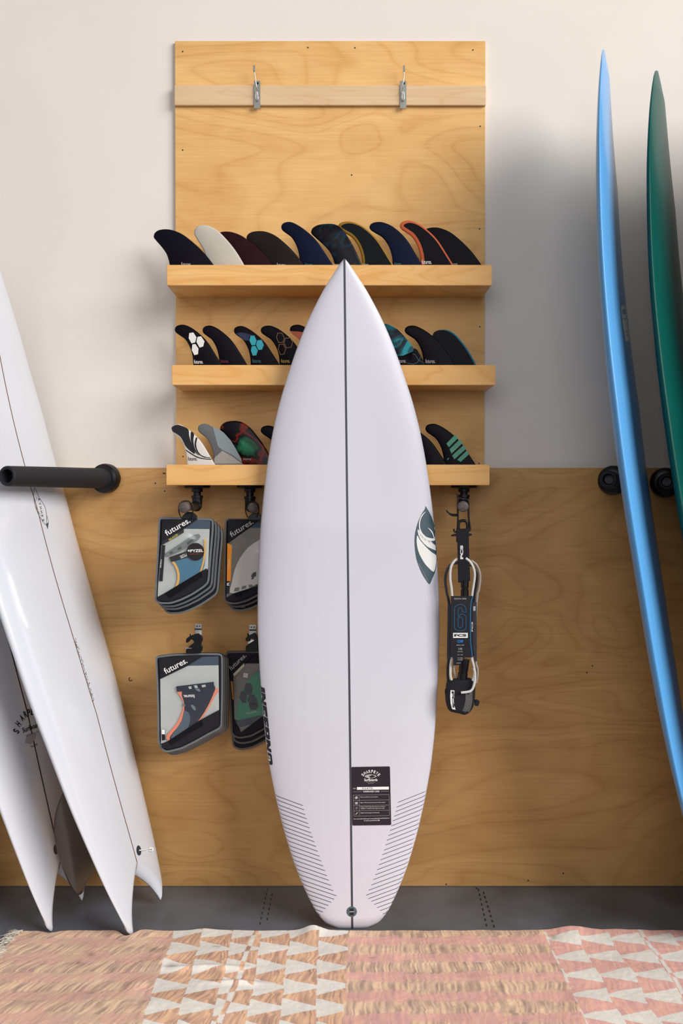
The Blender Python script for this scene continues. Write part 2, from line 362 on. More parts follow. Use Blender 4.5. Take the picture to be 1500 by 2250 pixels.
def fin(sh,T,bl,br,tl,ty,mt,label,th=9,rim=None,wd=.112):
    fz,lz=SH[sh]; ly=(582,802,1021)[sh]; h=ly-ty
    mx=max(q[0] for q in T); mn=min(q[0] for q in T)
    px=[(bl+(q[0]/mx*(br-bl) if q[0]>0 else q[0]/mn*(tl-bl)),ly-q[1]*h) for q in T]
    px=smooth(px,4,False)
    fz+=.0006; pl=Plane(PW((bl+br)/2,ly,wd)[0],wd,math.radians(th))
    n=pl.n; U=np.array([-n[1],n[0],0]); 
    P3=[pl(*p) for p in px]; O=pl.p
    P2=[((q-O)@U,q[2]) for q in P3]
    a,b=P2[0],P2[1]; dz=a[1]-fz; P2=[(a[0]+max(-.3,min(.4,(a[0]-b[0])/(b[1]-a[1]+1e-6)*1.0))*dz,fz)]+P2
    a,b=P2[-1],P2[-2]; P2=P2+[(a[0]+min(.6,(a[0]-b[0])/(b[1]-a[1]+1e-6))*dz,fz)]
    P2=[p for i,p in enumerate(P2)]
    to3=lambda u,v,d:O+U*u+n*(-d)+np.array([0,0,v])
    o=prism('surfboard_fin',P2,[(.0045,0),(.002,.0009),(0,.003),(0,.0036),(.002,.0055),(.0045,.0064)],to3,rim or mt)
    o.data.set_sharp_from_angle(angle=math.radians(50)); 
    tag(o,label,'fin',FG[sh])
    if rim:
        pass
    return o,(lambda x,y,off=.0003:pl(x,y,off)),px
def rimcore(o,pj,px,dl,dr,mt,extra=10):
    # inner face of the fin inside its coloured rim: dl trailing side, dr leading side (pixels)
    n=len(px); k=int(np.argmin([p[1] for p in px]))
    d=[dl if i<k-6 else dr if i>k+6 else dl+(dr-dl)*(i-k+6)/12 for i in range(n)]
    q=inset2(px,d); q=[tuple(a) for a in q]
    q[0]=(q[0][0],px[0][1]+extra); q[-1]=(q[-1][0]+3,px[-1][1]+extra)
    decal('core_panel',q,pj,mt,o,.0004)
def ftext(o,pj,x0,x1,yb,mt,h=None,s='futures.',b=.01):
    h=h or (x1-x0)*.42; text('lettering',s,[(x0,yb),(x1,yb),(x1,yb-h),(x0,yb-h)],pj,mt,o,.0006,b)
# top ledge
o,pj,px=fin(0,TB,372,469,337,503,F_navy,'large black fin at the left end of the top ledge'); ftext(o,pj,398,420,585,M_gprint)
fin(0,TB,454,536,426,494,F_white,'off-white fin on the top ledge, the only pale one there')
fin(0,TB,505,598,472,508,F_red,'dark red fin behind the off-white fin on the top ledge')
o,pj,px=fin(0,TB,580,667,541,507,F_smoke,'smoky brown fin on the top ledge, left of the deep blue one'); ftext(o,pj,608,628,586,M_gprint)
o,pj,px=fin(0,TA,658,731,617,487,F_blue,'deep blue upswept fin on the top ledge, left of the board nose'); ftext(o,pj,670,688,585,P_gp)
o,pj,px=fin(0,TB,735,794,683,491,F_teald,'black fin with dark teal flecks directly above the white board nose'); ftext(o,pj,731,748,585,M_gprint)
o,pj,px=fin(0,TA,795,864,742,486,F_green,'dark green fin with a mustard rim on the top ledge',rim=F_must); rimcore(o,pj,px,7,3.2,F_green); ftext(o,pj,796,810,584,M_gprint)
o,pj,px=fin(0,TA,862,927,811,487,F_blue,'navy fin between the mustard-rimmed and orange-rimmed fins'); ftext(o,pj,866,882,583,P_gp)
o,pj,px=fin(0,TA,924,996,878,484,F_blk,'black fin with an orange rim on the top ledge',rim=F_or); rimcore(o,pj,px,8.5,3.6,F_blk); ftext(o,pj,926,948,580,M_wprint)
o,pj,px=fin(0,TB,963,1058,928,499,F_blk,'plain black fin at the right end of the top ledge'); ftext(o,pj,988,1006,584,M_gprint)
# middle ledge
z=Z(360,690,4.41)
o,pj,px=fin(1,TA,423.5,487,383,713,F_blk,'black fin with three white hexagons on the middle ledge')
multi('hexagon_print',[z((245,185),(285,178),(315,225),(303,275),(268,285),(240,235)),z((325,222),(360,215),(393,265),(380,315),(345,325),(315,270)),z((275,295),(305,290),(335,335),(330,390),(295,398),(270,350))],pj,M_gprint if 0 else M_wprint,o,.0005); ftext(o,pj,426,446,799,M_wprint)
o,pj,px=fin(1,TA,481,543,444,715,F_navy,'plain black fin between white and teal hexagon fins'); ftext(o,pj,484,502,797,P_redp)
o,pj,px=fin(1,TA,550,614,513,716,F_blk,'black fin with three teal hexagons on the middle ledge')
multi('hexagon_print',[z((838,212),(875,208),(897,255),(885,300),(850,303),(828,258)),z((905,255),(945,250),(968,300),(950,345),(915,347),(893,300)),z((850,312),(885,308),(910,352),(895,400),(860,403),(843,355))],pj,P_teal,o,.0005); ftext(o,pj,554,574,797,P_tt)
decal('blue_patch',z((700,185),(760,178),(860,205),(825,215),(822,260),(780,255),(735,220)),pj,mat('print_navy',(14,32,70),.4),o,.0004)
o,pj,px=fin(1,TA,613.5,678,572,715,F_blk,'black fin with gold outlined hexagons on the middle ledge')
hx=[z((1100,183),(1145,182),(1168,230),(1155,278),(1110,278),(1088,228)),z((1175,232),(1225,228),(1250,275),(1232,325),(1185,330),(1160,280)),z((1115,292),(1158,290),(1182,338),(1165,390),(1128,395),(1105,345))]
multi('hexagon_print',[[h[i],h[(i+1)%6],tuple(inset2(h,1.1)[(i+1)%6]),tuple(inset2(h,1.1)[i])] for h in hx for i in range(6)],pj,P_gold,o,.0005); ftext(o,pj,617,637,797,P_yel)
o,pj,px=fin(1,TA,676,740,636,713,F_blk,'black and orange fin half hidden left of the white board'); decal('orange_patch',z((1220,165),(1300,170),(1380,180),(1380,300),(1300,240),(1250,200)),pj,P_or,o,.0005)
o,pj,px=fin(1,TB,850,930,818,711,F_teal,'cloudy teal fin emerging right of the white board')
z5=Z(820,690,5.357)
decal('black_base',z5((240,520),(300,490),(350,490),(400,530),(440,555),(462,520),(465,440),(480,402),(515,420),(560,500),(610,605),(240,640)),pj,F_blk,o,.0004,sm=0); ftext(o,pj,872,892,797,M_gprint)
multi('line_print',[stroke(z5((400,580),(470,590),(520,570),(560,500)),.9),stroke(z5((462,470),(490,475),(530,540),(600,580)),.9)],pj,P_tt,o,.0006)
o,pj,px=fin(1,TA,930,1001,888.5,715,F_blk,'plain black fin right of the cloudy teal fin'); ftext(o,pj,934,956,798,M_gprint)
o,pj,px=fin(1,TB,982,1046,950,724,F_cy,'black fin with a cyan leading edge at the right end'); rimcore(o,pj,px,0,3,F_blk)
# bottom ledge
z=Z(350,910,5.357)
o,pj,px=fin(2,TA,410,472,376.7,932.4,F_whs,'white fin with black swoosh lines on the bottom ledge')
for pp,k in ((z((150,150),(205,125),(270,140),(340,180),(350,250),(375,340),(420,465),(360,430),(310,380),(285,330),(250,270),(200,230),(160,205),(145,180)),1),(z((375,205),(408,235),(400,300),(410,380),(440,450),(465,490),(415,440),(385,370),(368,290)),1),(stroke(smooth(z((440,275),(424,340),(431,400),(468,470),(535,506),(600,511)),3,False),[3.6]*6+[3.0]*4+[2.2]*3+[1.4]*3),0),(z((315,418),(370,455),(450,500),(540,522),(610,524),(608,534),(540,532),(450,514),(370,470),(315,430)),1)):
    decal('swoosh_print',pp,pj,M_black,o,.0005,sm=4*k)
ftext(o,pj,413,433,1012,M_black)
o,pj,px=fin(2,TA,469.5,534,434,931,F_grey,'grey fin with pale facets on the bottom ledge')
decal('pale_facet',z((628,150),(700,175),(760,220),(840,310),(900,410),(960,520),(975,570),(860,480),(740,420),(690,380)),pj,F_lg,o,.0005); decal('pale_facet',z((645,520),(740,430),(860,500),(975,582),(650,584)),pj,F_pale,o,.0005); ftext(o,pj,472,492,1010,M_gprint,b=0)
o,pj,px=fin(2,TB,525,602,482.5,924.5,F_multi,'dark fin with red and green clouds on the bottom ledge'); ftext(o,pj,534,552,1012,M_gprint,h=6,s='playlung')
fin(2,TA,612,675,572,935,F_blk,'black fin tip showing left of the white board, bottom ledge')
fin(2,TA,918,982,882,938,F_blk,'plain black fin just right of the white board, bottom ledge')
z=Z(890,910,7.143)
o,pj,px=fin(2,TA,974.7,1044.7,934,931,F_blk,'black fin with four green bars on the bottom ledge')
multi('bar_print',[z((780,322),(830,372),(685,520),(645,462)),z((855,395),(902,450),(725,620),(695,550)),z((915,485),(958,540),(770,710),(735,650)),z((965,572),(1005,625),(870,750),(815,715))],pj,P_gr,o,.0005)
decal('leaf_print',z((655,725),(660,700),(690,680),(680,705)),pj,P_gr,o,.0005)
# ------------------------------------------------------------------ surfboards
SKF=[0,.03,.08,.2,.35,.5,.62,.75,.87,.94,.98,1]
class Board: pass
def frame(p):
    ox,oy,lx,ly,psi=p[:5]
    a=np.array([-math.sin(lx),math.sin(ly),0.]); a[2]=math.sqrt(1-a[0]**2-a[1]**2)
    c=np.array([math.sin(psi),math.cos(psi),0.]); c-=a*(c@a); c/=np.linalg.norm(c)
    return np.array([ox,-oy,0.]),a,c,np.cross(c,a)
def surfboard(name,fr,L,sk,wk,rockf,thk,tail,mt,label,nt=150,nv=57,dome=False):
    O,a,c,n=fr
    if len(sk)<50:
        k_=np.linspace(0,1,600); w0_=np.interp(k_,sk,wk); kr=np.exp(-np.linspace(-2,2,61)**2); kr/=kr.sum(); w1_=np.convolve(np.pad(w0_,30,'edge'),kr,'valid'); b_=np.clip(np.minimum(k_,1-k_)/.08,0,1); b_=b_*b_*(3-2*b_); sk,wk=k_,w0_*(1-b_)+w1_*b_
    t=(np.linspace(0,1,nt)**1.0)[:,None]; q=np.linspace(-1,1,nv); v=np.sin(q*math.pi/2)[None,:]; v=.75*v+.25*q[None,:]; av=np.abs(v)
    st=tail(av); s=st+(L-st)*(t-.06*np.sin(2*math.pi*t)); f=s/L
    x=v*np.interp(f,sk,wk); th=thk(f); e=np.sqrt(np.clip((s-st)/.03,0,1)); th=th*(.15+.85*e)
    rock=rockf(f); m=np.clip(1-av**2.6,0,1)**.6 if not dome else np.clip(1-av**2,0,1)**.72
    deck=rock+th*(.38+.62*m); hull=rock+th*(.38-.38*np.sqrt(np.clip(1-av**5,0,1)))
    pt=lambda N:O+s[...,None]*a+x[...,None]*c+N[...,None]*n
    Pd=pt(deck);Ph=pt(hull); zm=min(Pd[...,2].min(),Ph[...,2].min())-.0005
    Pd[...,2]-=zm; Ph[...,2]-=zm
    V=np.concatenate([Pd.reshape(-1,3),Ph.reshape(-1,3)]); Fc=[];K=nt*nv
    for i in range(nt-1):
        for j in range(nv-1):
            q0=i*nv+j; Fc.append((q0,q0+1,q0+nv+1,q0+nv)); Fc.append((K+q0,K+q0+nv,K+q0+nv+1,K+q0+1))
    for j in range(nv-1):
        Fc.append((j,K+j,K+j+1,j+1)); q0=(nt-1)*nv+j; Fc.append((q0,q0+1,K+q0+1,K+q0))
    o=mk(name,V,Fc,mt); bm=bmesh.new(); bm.from_mesh(o.data); bmesh.ops.remove_doubles(bm,verts=bm.verts[:],dist=.00012)
    bmesh.ops.recalc_face_normals(bm,faces=bm.faces[:]); 
    for f_ in bm.faces: f_.smooth=True
    bm.to_mesh(o.data); bm.free(); tag(o,label,'surfboard')
    B=Board(); B.o=o; B.Pd=Pd; B.Ph=Ph; B.n=n; B.c=c; B.a=a; B.nv=nv; B.L=L
    return B
def stringer(B,wd,mt,s0=0,s1=None,hull=False,off=.0006):
    j=B.nv//2; P=(B.Ph if hull else B.Pd)[:,j]; s1=s1 or len(P); V=[];Fc=[]
    for i,p in enumerate(P[s0:s1]):
        q=p+B.n*off; V+=[q-B.c*wd/2,q+B.c*wd/2]
        if i: Fc.append((2*i-2,2*i-1,2*i+1,2*i))
    return mk('stringer',V,Fc,mt,B.o)
# main white board
rw=lambda f:.03*np.clip((.35-f)/.35,0,1)**2+.11*np.clip((f-.45)/.55,0,1)**2.2
a_=np.array([-.0118,.06,1.]); a_/=np.linalg.norm(a_); c_=np.array([1,0,.0118]); c_-=a_*(c_@a_); c_/=np.linalg.norm(c_); n_=np.cross(c_,a_)
Om=np.array([.0285,-.262,0])
LE=[(745,573),(704,635),(669,708),(640,785),(613,873),(599,931),(587,996),(577,1072),(568,1166),(563.5,1270),(562.5,1380),(567.5,1490),(578,1616),(589,1689),(605,1764),(623,1837),(646,1908),(669,1961),(689,2002),(707,2027),(718,2039),(727,2045)]
RE=[(763,573),(798,626),(827,676),(857,738),(883,808),(907,879),(924,943),(939,1025),(948,1090),(958,1173),(963,1246),(966.5,1330),(967,1390),(965,1450),(961,1530),(955,1610),(947,1690),(935,1758),(919,1827),(899,1898),(879,1954),(854,2007),(836,2030),(823,2040),(815,2045)]
def s_of_y(y,N):                                   # board length coordinate of the centre line seen at row y
    lo,hi=-.05,2.0
    for _ in range(40):
        m=(lo+hi)/2; q=Om+a_*m+n_*N(m/1.82); d=q-CAM; yy=1125-FPX*(d@CU)/(d@CF)
        if yy>y: lo=m
        else: hi=m
    return m
Nf=lambda f:float(rw(f))+.03
s_tail=s_of_y(2047,Nf); s_nose=s_of_y(566,Nf); LM=s_nose-s_tail; Om=Om+a_*s_tail
ly_=np.array([p[1] for p in LE]);lx_=np.array([p[0] for p in LE]);ry_=np.array([p[1] for p in RE]);rx_=np.array([p[0] for p in RE])
sk=[0.];wk=[.0535]
for y in list(range(2044,2030,-3))+list(range(2030,1980,-8))+list(range(1980,620,-25))+list(range(620,574,-8))+[573]:
    s=s_of_y(y,Nf); q=Om+a_*s+n_*Nf(s/LM); dep=(q-CAM)@CF; hp=(np.interp(y,ry_,rx_)-np.interp(y,ly_,lx_))/2
    if s<=sk[-1]*LM+1e-5: continue
    sk.append(s/LM); wk.append(hp/FPX*dep*.992)
sk.append(1.);wk.append(.003)
kn=np.linspace(0,1,400); w0=np.interp(kn,sk,wk); ker=np.exp(-np.linspace(-2,2,17)**2); ker/=ker.sum(); w1=np.convolve(np.pad(w0,8,'edge'),ker,'valid'); bl=np.clip(np.minimum(kn,1-kn)/.06,0,1); wks=w0*(1-bl)+w1*bl
# the rail moves the silhouette outward a little less near the nose
MB=surfboard('surfboard',(Om,a_,c_,n_),LM,kn,wks,rw,lambda f:.060*np.interp(f,[0,.1,.3,.6,.85,1],[.36,.6,.92,1,.6,.2]),lambda av:.012*av**6,M_foam,'large white surfboard with a dark stringer standing against the three shelves')
zmb=MB.Pd[...,1]
SM=Surf(MB.o)
stringer(MB,.0052,M_pin)
pj=SM
INF=lambda u,v:(569.5+u*16.5-.9+v*13.2+u*1.2, 1505+u*172+v*3.8+ (0))
# lettering runs down the left rail
LT={'I':[(0,0),(1,0),(1,1),(0,1)],'N':[(0,0),(.3,0),(.3,.5),(.62,0),(1,0),(1,1),(.7,1),(.7,.5),(.38,1),(0,1)],'F':[(0,0),(.38,0),(.40,.3),(.88,.3),(.88,.46),(.45,.46),(.45,.6),(1,.6),(1,1),(0,1)],
'E':[(0,0),(1,0),(1,.22),(.5,.22),(.5,.34),(.96,.34),(.96,.6),(.5,.6),(.5,.72),(1,.72),(1,1),(0,1)],'R':[(0,0),(.38,0),(.38,.3),(.52,.3),(.62,0),(1,0),(.88,.3),(.97,.42),(1,.6),(.98,.88),(.9,1),(0,1)],
'O':[(.12,0),(.8,0),(.94,.12),(1,.35),(1,.72),(.92,.95),(.8,1),(.12,1),(.02,.9),(0,.65),(0,.3),(.04,.08)]}
zi=Z(550,1490,10.71)
def inf(y0,y1,u,v):
    y=y0+(y1-y0)*u+60*v; return zi((((207+(y-175)*.107)*(1-v)+(338+(y-240)*.105)*v),y))[0]
for chh,y0,y1 in (('I',178,300),('N',315,597),('F',612,862),('E',878,1098),('R',1112,1400),('N',1418,1695),('O',1725,2000)):
    pp=[inf(y0,y1,u,v) for u,v in LT[chh]]
    decal('lettering',pp,pj,M_black,MB.o,.0007,grid=5)
decal('letter_counter',[inf(1112,1400,u,v) for u,v in ((.42,.56),(.62,.56),(.62,.74),(.42,.74))],pj,M_foam,MB.o,.0010)
text('lettering','72',[inf(1725,2000,u,v) for u,v in ((.22,.3),(.72,.3),(.72,.68),(.22,.68))],pj,M_wprint,MB.o,.0011,.03)
z=Z(880,1090,10.23)
lg=decal('logo',z((555,225),(600,290),(660,400),(710,520),(750,640),(782,780),(802,920),(813,1100),(817,1280),(810,1450),(792,1600),(760,1740),(700,1870),(645,1985),(560,1880),(480,1750),(400,1560),(350,1400),(320,1200),(310,1000),(325,820),(370,640),(430,480),(490,370),(545,285)),pj,M_slate,MB.o,.0006,sm=2,grid=3)
WHT=M_wprint
decal('logo_highlight',z((370,880),(420,970),(500,1070),(600,1180),(700,1270),(790,1330),(795,1450),(780,1560),(740,1705),(640,1630),(540,1520),(450,1370),(390,1230),(360,1080),(355,970)),pj,WHT,MB.o,.0013,sm=2,grid=3)
decal('logo_highlight',z((385,740),(400,830),(440,910),(520,990),(620,1050),(772,1110),(785,1225),(700,1190),(600,1140),(520,1070),(440,970),(390,860),(375,780)),pj,WHT,MB.o,.0013,sm=0,grid=3)
decal('logo_highlight',z((560,345),(480,410),(430,500),(405,620),(410,720),(435,820),(490,910),(570,975),(660,1010),(750,1000),(762,970),(740,900),(710,810),(660,745),(600,710),(650,765),(700,845),(726,920),(728,950),(660,945),(590,925),(520,880),(470,810),(435,720),(428,620),(450,510),(500,420)),pj,WHT,MB.o,.0017,sm=2,grid=3)
text('small_lettering','SHARPEYE SURFBOARDS',z((395,1520),(605,1915),(620,1910),(415,1515)),pj,M_gprint,MB.o,.0012,0)
# tail pin lines
zz=Z(580,1680,3.947); ins=[(337,355),(347,392),(357,434),(370,470),(383,511),(395,549),(408,592),(423,631),(437,669),(451,710),(466,752),(481,795),(496,836),(512,879),(528,920),(545,963),(562,1003),(582,1048),(600,1093),(627,1137),(608,1168),(583,1194),(558,1222),(534,1250),(510,1277),(486,1304),(468,1330)]
inr=[(1160,328),(1150,368),(1140,408),(1128,448),(1115,488),(1103,532),(1092,572),(1078,615),(1065,656),(1053,697),(1040,742),(1025,782),(1010,826),(995,869),(980,912),(965,955),(948,997),(930,1044),(908,1089),(885,1133),(905,1162),(930,1186),(955,1213),(980,1240),(1005,1266),(1030,1294),(1050,1320)]
for k,(lst,sl,sg) in enumerate(((ins,.37,-1),(inr,-.40,1))):
    pol=[]
    for i,(a,b) in enumerate(lst):
        (x,y),=zz((a,b)); s2=sl*(1-.004*i); X=x
        while True:
            X+=sg; Y=y+(X-x)*s2; ed=np.interp(Y,ly_,lx_)+1 if sg<0 else np.interp(Y,ry_,rx_)-1
            if (sg<0 and X<=ed) or (sg>0 and X>=ed) or abs(X-x)>90: break
        X-=sg
        pol.append(stroke([(x+(X-x)*g,y+(X-x)*g*s2) for g in np.linspace(0,1,10)],1.15))
    multi('tail_lines',pol,pj,M_bluepin,MB.o,.0006)
# leash plug
c0=SM(772.5,2003,0); n0=MB.n
lp=lathe('leash_plug',c0-n0*.001,c0+n0,[(0,.0137),(.0018,.0135),(.002,.0125),(.0022,0)],mat('plug_slate',(78,94,104),.4),MB.o,28)
q=SM(772.5,2003,.0032); 
plug=decal('plug_cup',[(768,1996),(776.5,1995.5),(777,2010),(768.5,2010.5)],SM,M_black,lp,.0018)
decal('plug_bar',[(767.5,2001.8),(777.5,2001.5),(777.5,2003.5),(767.5,2003.8)],SM,M_gprint,lp,.0022)
# care card (sticker on the board)
zc=Z(760,1670,13.64)
rr=[]
for (cx,cy,a0) in ((190,240,180),(1280,222,270),(1318,1915,0),(222,1928,90)):
    for k in range(5): g=math.radians(a0+k*22.5); rr.append((cx+34*math.cos(g),cy+34*math.sin(g)))
cc=decal('care_card',zc(*rr),SM,mat('card_black',(34,24,34),.4),MB.o,.0007,grid=12)
def ct(s,x0,x1,yb,h,mt=M_wprint,b=0,dy=-8,name='lettering'):
    t=dy/600*(x1-x0); return text(name,s,zc((x0,yb),(x1,yb+t),(x1-2,yb+t-h),(x0-2,yb-h)),SM,mt,cc,.0011,b)
for i,chh in enumerate('SHARPEYE'):
    g=math.radians(-47+i*94/7); R=330; cx=742+R*math.sin(g); cy=665-R*math.cos(g)*1.0-0; w_=33 ;h_=44
    ux,uy=math.cos(g),math.sin(g)
    f=lambda u,v:(cx+(u-.5)*2*w_*ux*.8+(v-.5)*2*h_*uy, cy+(u-.5)*2*w_*uy*.8-(v-.5)*2*h_*ux)
    text('lettering',chh,zc(f(0,0),f(1,0),f(1,1),f(0,1)),SM,M_wprint,cc,.0011,.02)
decal('eye_mark',zc((545,487),(600,450),(680,428),(760,425),(860,445),(925,480),(860,520),(760,548),(680,545),(600,520)),SM,M_gprint,cc,.0010)
decal('eye_pupil',zc((780,440),(850,465),(870,490),(810,520),(740,535),(700,500),(690,450),(720,480)),SM,M_black,cc,.0013)
ct('Surfboards',545,940,632,80,b=.02); ct('San Diego, Ca.',605,880,672,26,M_gprint); ct('Since 1977',660,830,708,26,M_gprint)
ct('ID#',218,295,868,32); decal('id_field',zc((325,808),(1280,795),(1282,880),(327,890)),SM,M_wprint,cc,.0011,grid=8)
text('handwriting','52475',zc((480,868),(800,866),(795,815),(475,818)),SM,mat('ink_violet',(60,40,90),.5),cc,.0015,.0)
ct('SURFBOARD CARE',515,995,965,46,b=.015)
multi('table_rules',[stroke(zc(p,q),.45) for p,q in (((220,948),(480,942)),((1030,935),(1280,930)),((225,1048),(1285,1030)),((230,1205),(1283,1192)),((233,1362),(1285,1345)),((236,1520),(1288,1502)),((240,1680),(1298,1660)),((225,1048),(240,1680)),((1285,1030),(1298,1660)),((388,1045),(403,1676)))],SM,M_gprint,cc,.0011,grid=8)
ct('Rinse it off after every session.',430,960,1128,34); ct('Bag it! When the board is out of the water!',435,1175,1295,36)
ct('Keep it fresh! Keep the board out of direct',435,1170,1420,34); ct('sunlight or extreme heat when not in use.',438,1155,1472,34); ct('Repair any damage immediately.',438,1005,1602,36)
ct('For more information go to www.sharpeyesurfboards.com',235,1300,1785,36,b=.01,dy=-16); ct('or call us at 619.915.1998',535,1005,1828,32,b=.01)
for pts in (((262,1130),(290,1085),(335,1085),(355,1120),(340,1160),(280,1165)),((270,1258),(348,1250),(350,1322),(275,1328)),((285,1610),(340,1560),(358,1575),(300,1635),(275,1632))): decal('icon',zc(*pts),SM,M_gprint,cc,.0010)
sun=[]
for k in range(16): g=k*math.pi/8; r=48 if k%2==0 else 26; sun.append((313+r*math.cos(g),1440+r*math.sin(g)))
decal('icon',zc(*sun),SM,mat('icon_grey',(110,100,108),.5),cc,.0010)
# fish boards on the left
def fish(p,label,mt):
    hwm,L,nr,tr=p[5:9]
    return surfboard('surfboard',frame(p),L,SKF,np.array([.46,.56,.66,.82,.95,1,.99,.90,.65,.42,.24,.02])*hwm,lambda f:tr*np.clip((.35-f)/.35,0,1)**2+nr*np.clip((f-.45)/.55,0,1)**2.2,
      lambda f:.062*np.interp(f,[0,.1,.3,.6,.85,1],[.25,.5,.9,1,.55,.12]),lambda av:np.where(av<.87,.122*(1-(av/.87)**1.15),.03*(1-np.sqrt(np.clip(1-((av-.87)/.13)**2,0,1)))),mt,label)
B1=fish([-0.5411,0.236,0.2925,-0.0201,0.2389,0.2312,1.8833,0.1497,0.0184],'white swallow-tail surfboard with thin brown stringer, foremost of the left boards',M_glossw)
B2=fish([-0.7536,0.2217,0.2576,-0.006,0.2056,0.2166,1.8826,0.1496,0.0111],'white swallow-tail surfboard with black stringer behind the brown-stringer board',M_glossw)
B3=fish([-0.985,0.30,0.23,-0.006,0.16,0.2166,1.80,0.1496,0.0111],'striped-tail white surfboard barely showing at the left picture edge',M_glossw)
M_brown=mat('stringer_brown',(112,72,48),.5)
stringer(B1,.0030,M_brown); stringer(B2,.0050,M_black); stringer(B3,.003,M_brown)
S1=Surf(B1.o); S2=Surf(B2.o); S3=Surf(B3.o)
# plug and cord on board 1
zq=Z(0,1650,3.75)
(a,b),=zq((1142,820)); c0=S1(a,b,0); nn=B1.n
lp=lathe('leash_plug',c0-nn*.001,c0+nn,[(0,.0135),(.0018,.013),(.0021,.009),(.0021,0)],mat('plug_dark',(40,52,60),.35),B1.o,24)
tube('leash_string',[c0+nn*.002,S1(a+10,b-1,.006),S1(a+18,b-3,.004),S1(a+24,b-3,.006),S1(a+27,b-1,.003)],.0016,M_wprint,B1.o,8)
tube('leash_string',[S1(a+21,b-5,.003),S1(a+26,b-5,.006),S1(a+27,b+1,.005),S1(a+21,b+1,.003)],.0018,M_wprint,B1.o,8)
(a,b),=zq((462,810)); c0=S2(a,b,0); lathe('leash_plug',c0-B2.n*.001,c0+B2.n,[(0,.0135),(.0018,.013),(.0021,.009),(.0021,0)],mat('plug_dark',(40,52,60)),B2.o,24)
# logo and signature on board 1
zl=Z(0,680,3.75)
ov=smooth(zl((285,1465),(275,1530),(285,1610),(310,1680),(345,1740),(375,1775),(385,1720),(375,1640),(350,1590),(320,1545)),3)
n_o=len(ov); ii=inset2(ov,.7)
multi('logo_outline',[[tuple(ov[i]),tuple(ov[(i+1)%n_o]),tuple(ii[(i+1)%n_o]),tuple(ii[i])] for i in range(n_o)]+[stroke(zl((305,1545),(290,1580),(300,1640),(335,1700)),.5),stroke(zl((378,1770),(392,1810),(398,1750),(385,1700)),.5)],S1,M_pin,B1.o,.0006)
for i,chh in enumerate('RVHHKS'):
    x=318+i*6.8; y=1568+i*34
    text('lettering',chh,zl((x-9,y-8),(x-2,y+12),(x+13,y+6),(x+8,y-14)),S1,M_pin,B1.o,.0008,.01)
zs=Z(0,1200,3.75); pts=[]
for i in range(70):
    t=i/69; pts.append((618+t*155+random.uniform(-14,8)*(1 if i%2 else -.6),765+t*520+random.uniform(-16,16)))
strip('signature',smooth(zs(*pts),3,False),.55,S1,M_pin,B1.o,.0006)
# logo on board 2
for i,chh in enumerate('SHARPEYE'):
    bx=[(118,1525),(135,1465),(165,1415),(195,1385),(222,1370),(250,1365),(280,1380),(305,1410)][i]; g=math.radians([-62,-48,-35,-22,-10,2,16,30][i])
    ux,uy=math.cos(g),math.sin(g); hw_,hh_=13,27
    f=lambda u,v:(bx[0]+14+(u-.5)*2*hw_*ux+(v-.5)*2*hh_*uy, bx[1]+(u-.5)*2*hw_*uy-(v-.5)*2*hh_*ux)
    text('lettering',chh,zs(f(0,0),f(1,0),f(1,1),f(0,1)),S2,M_black,B2.o,.0008,.03)
text('lettering','Surfboards',zs((188,1540),(345,1480),(350,1430),(180,1500)),S2,M_black,B2.o,.0008,.02)
text('lettering','SAN DIEGO, CA.',zs((215,1572),(320,1535),(318,1522),(210,1558)),S2,M_pin,B2.o,.0008,0)
decal('eye_mark',zs((205,1620),(215,1570),(260,1545),(300,1545),(290,1590),(250,1635)),S2,M_gprint,B2.o,.0007,grid=4)
text('lettering','Since 1977',zs((255,1662),(310,1640),(305,1625),(250,1645)),S2,M_black,B2.o,.0008,.01)
# stripes on board 3 tail
multi('tail_lines',[stroke([(x,1815+i*5.3+ (x+5)*.35) for x in (-5,-2,1,4,7)],1.2) for i in range(21)],S3,M_bluepin,B3.o,.0006)
# smoky keel fins under the two left boards
M_keel=mat('smoky_fin',(74,62,50),.18,coat=.6,noise=.25,nscale=8)
def keel(B,px_tip,label,s_lo,s_hi,depth,xo):
    O=B.Ph[0,B.nv//2]; a,c,n=B.a,B.c,-B.n
    base=B.Ph[0,0]*.35+B.Ph[0,B.nv-1]*.65
    return
kp=[(0,.04),(.04,.015),(.078,-.004),(.12,-.035),(.148,-.060),(.168,-.058),(.182,-.02),(.189,.05),(.178,.115),(.152,.167),(.10,.22),(.04,.255),(0,.265)]
def keel_fin(B,xc,s0,sc=1.0):
    # profile: (distance off the hull, length coordinate), thin foil standing on the hull near the far rail
    O=B.o
    P=smooth([(p[0]*sc*.84,p[1]*sc) for p in kp],4,False)
    i0=int(np.argmin(np.abs(np.linspace(0,1,B.Ph.shape[0])*B.L-s0))); j=int(B.nv*.5+xc*B.nv*.5); R=B.Ph[i0,j]
    to3=lambda u,v,d:R-B.n*(u-.003)+B.a*v+B.c*(d-.004)
    o=prism('keel_fin',P,[(.006,0),(0,.0035),(0,.0045),(.006,.008)],to3,M_keel,B.o); return o
KF=keel_fin(B1,-.25,.165,1.0)
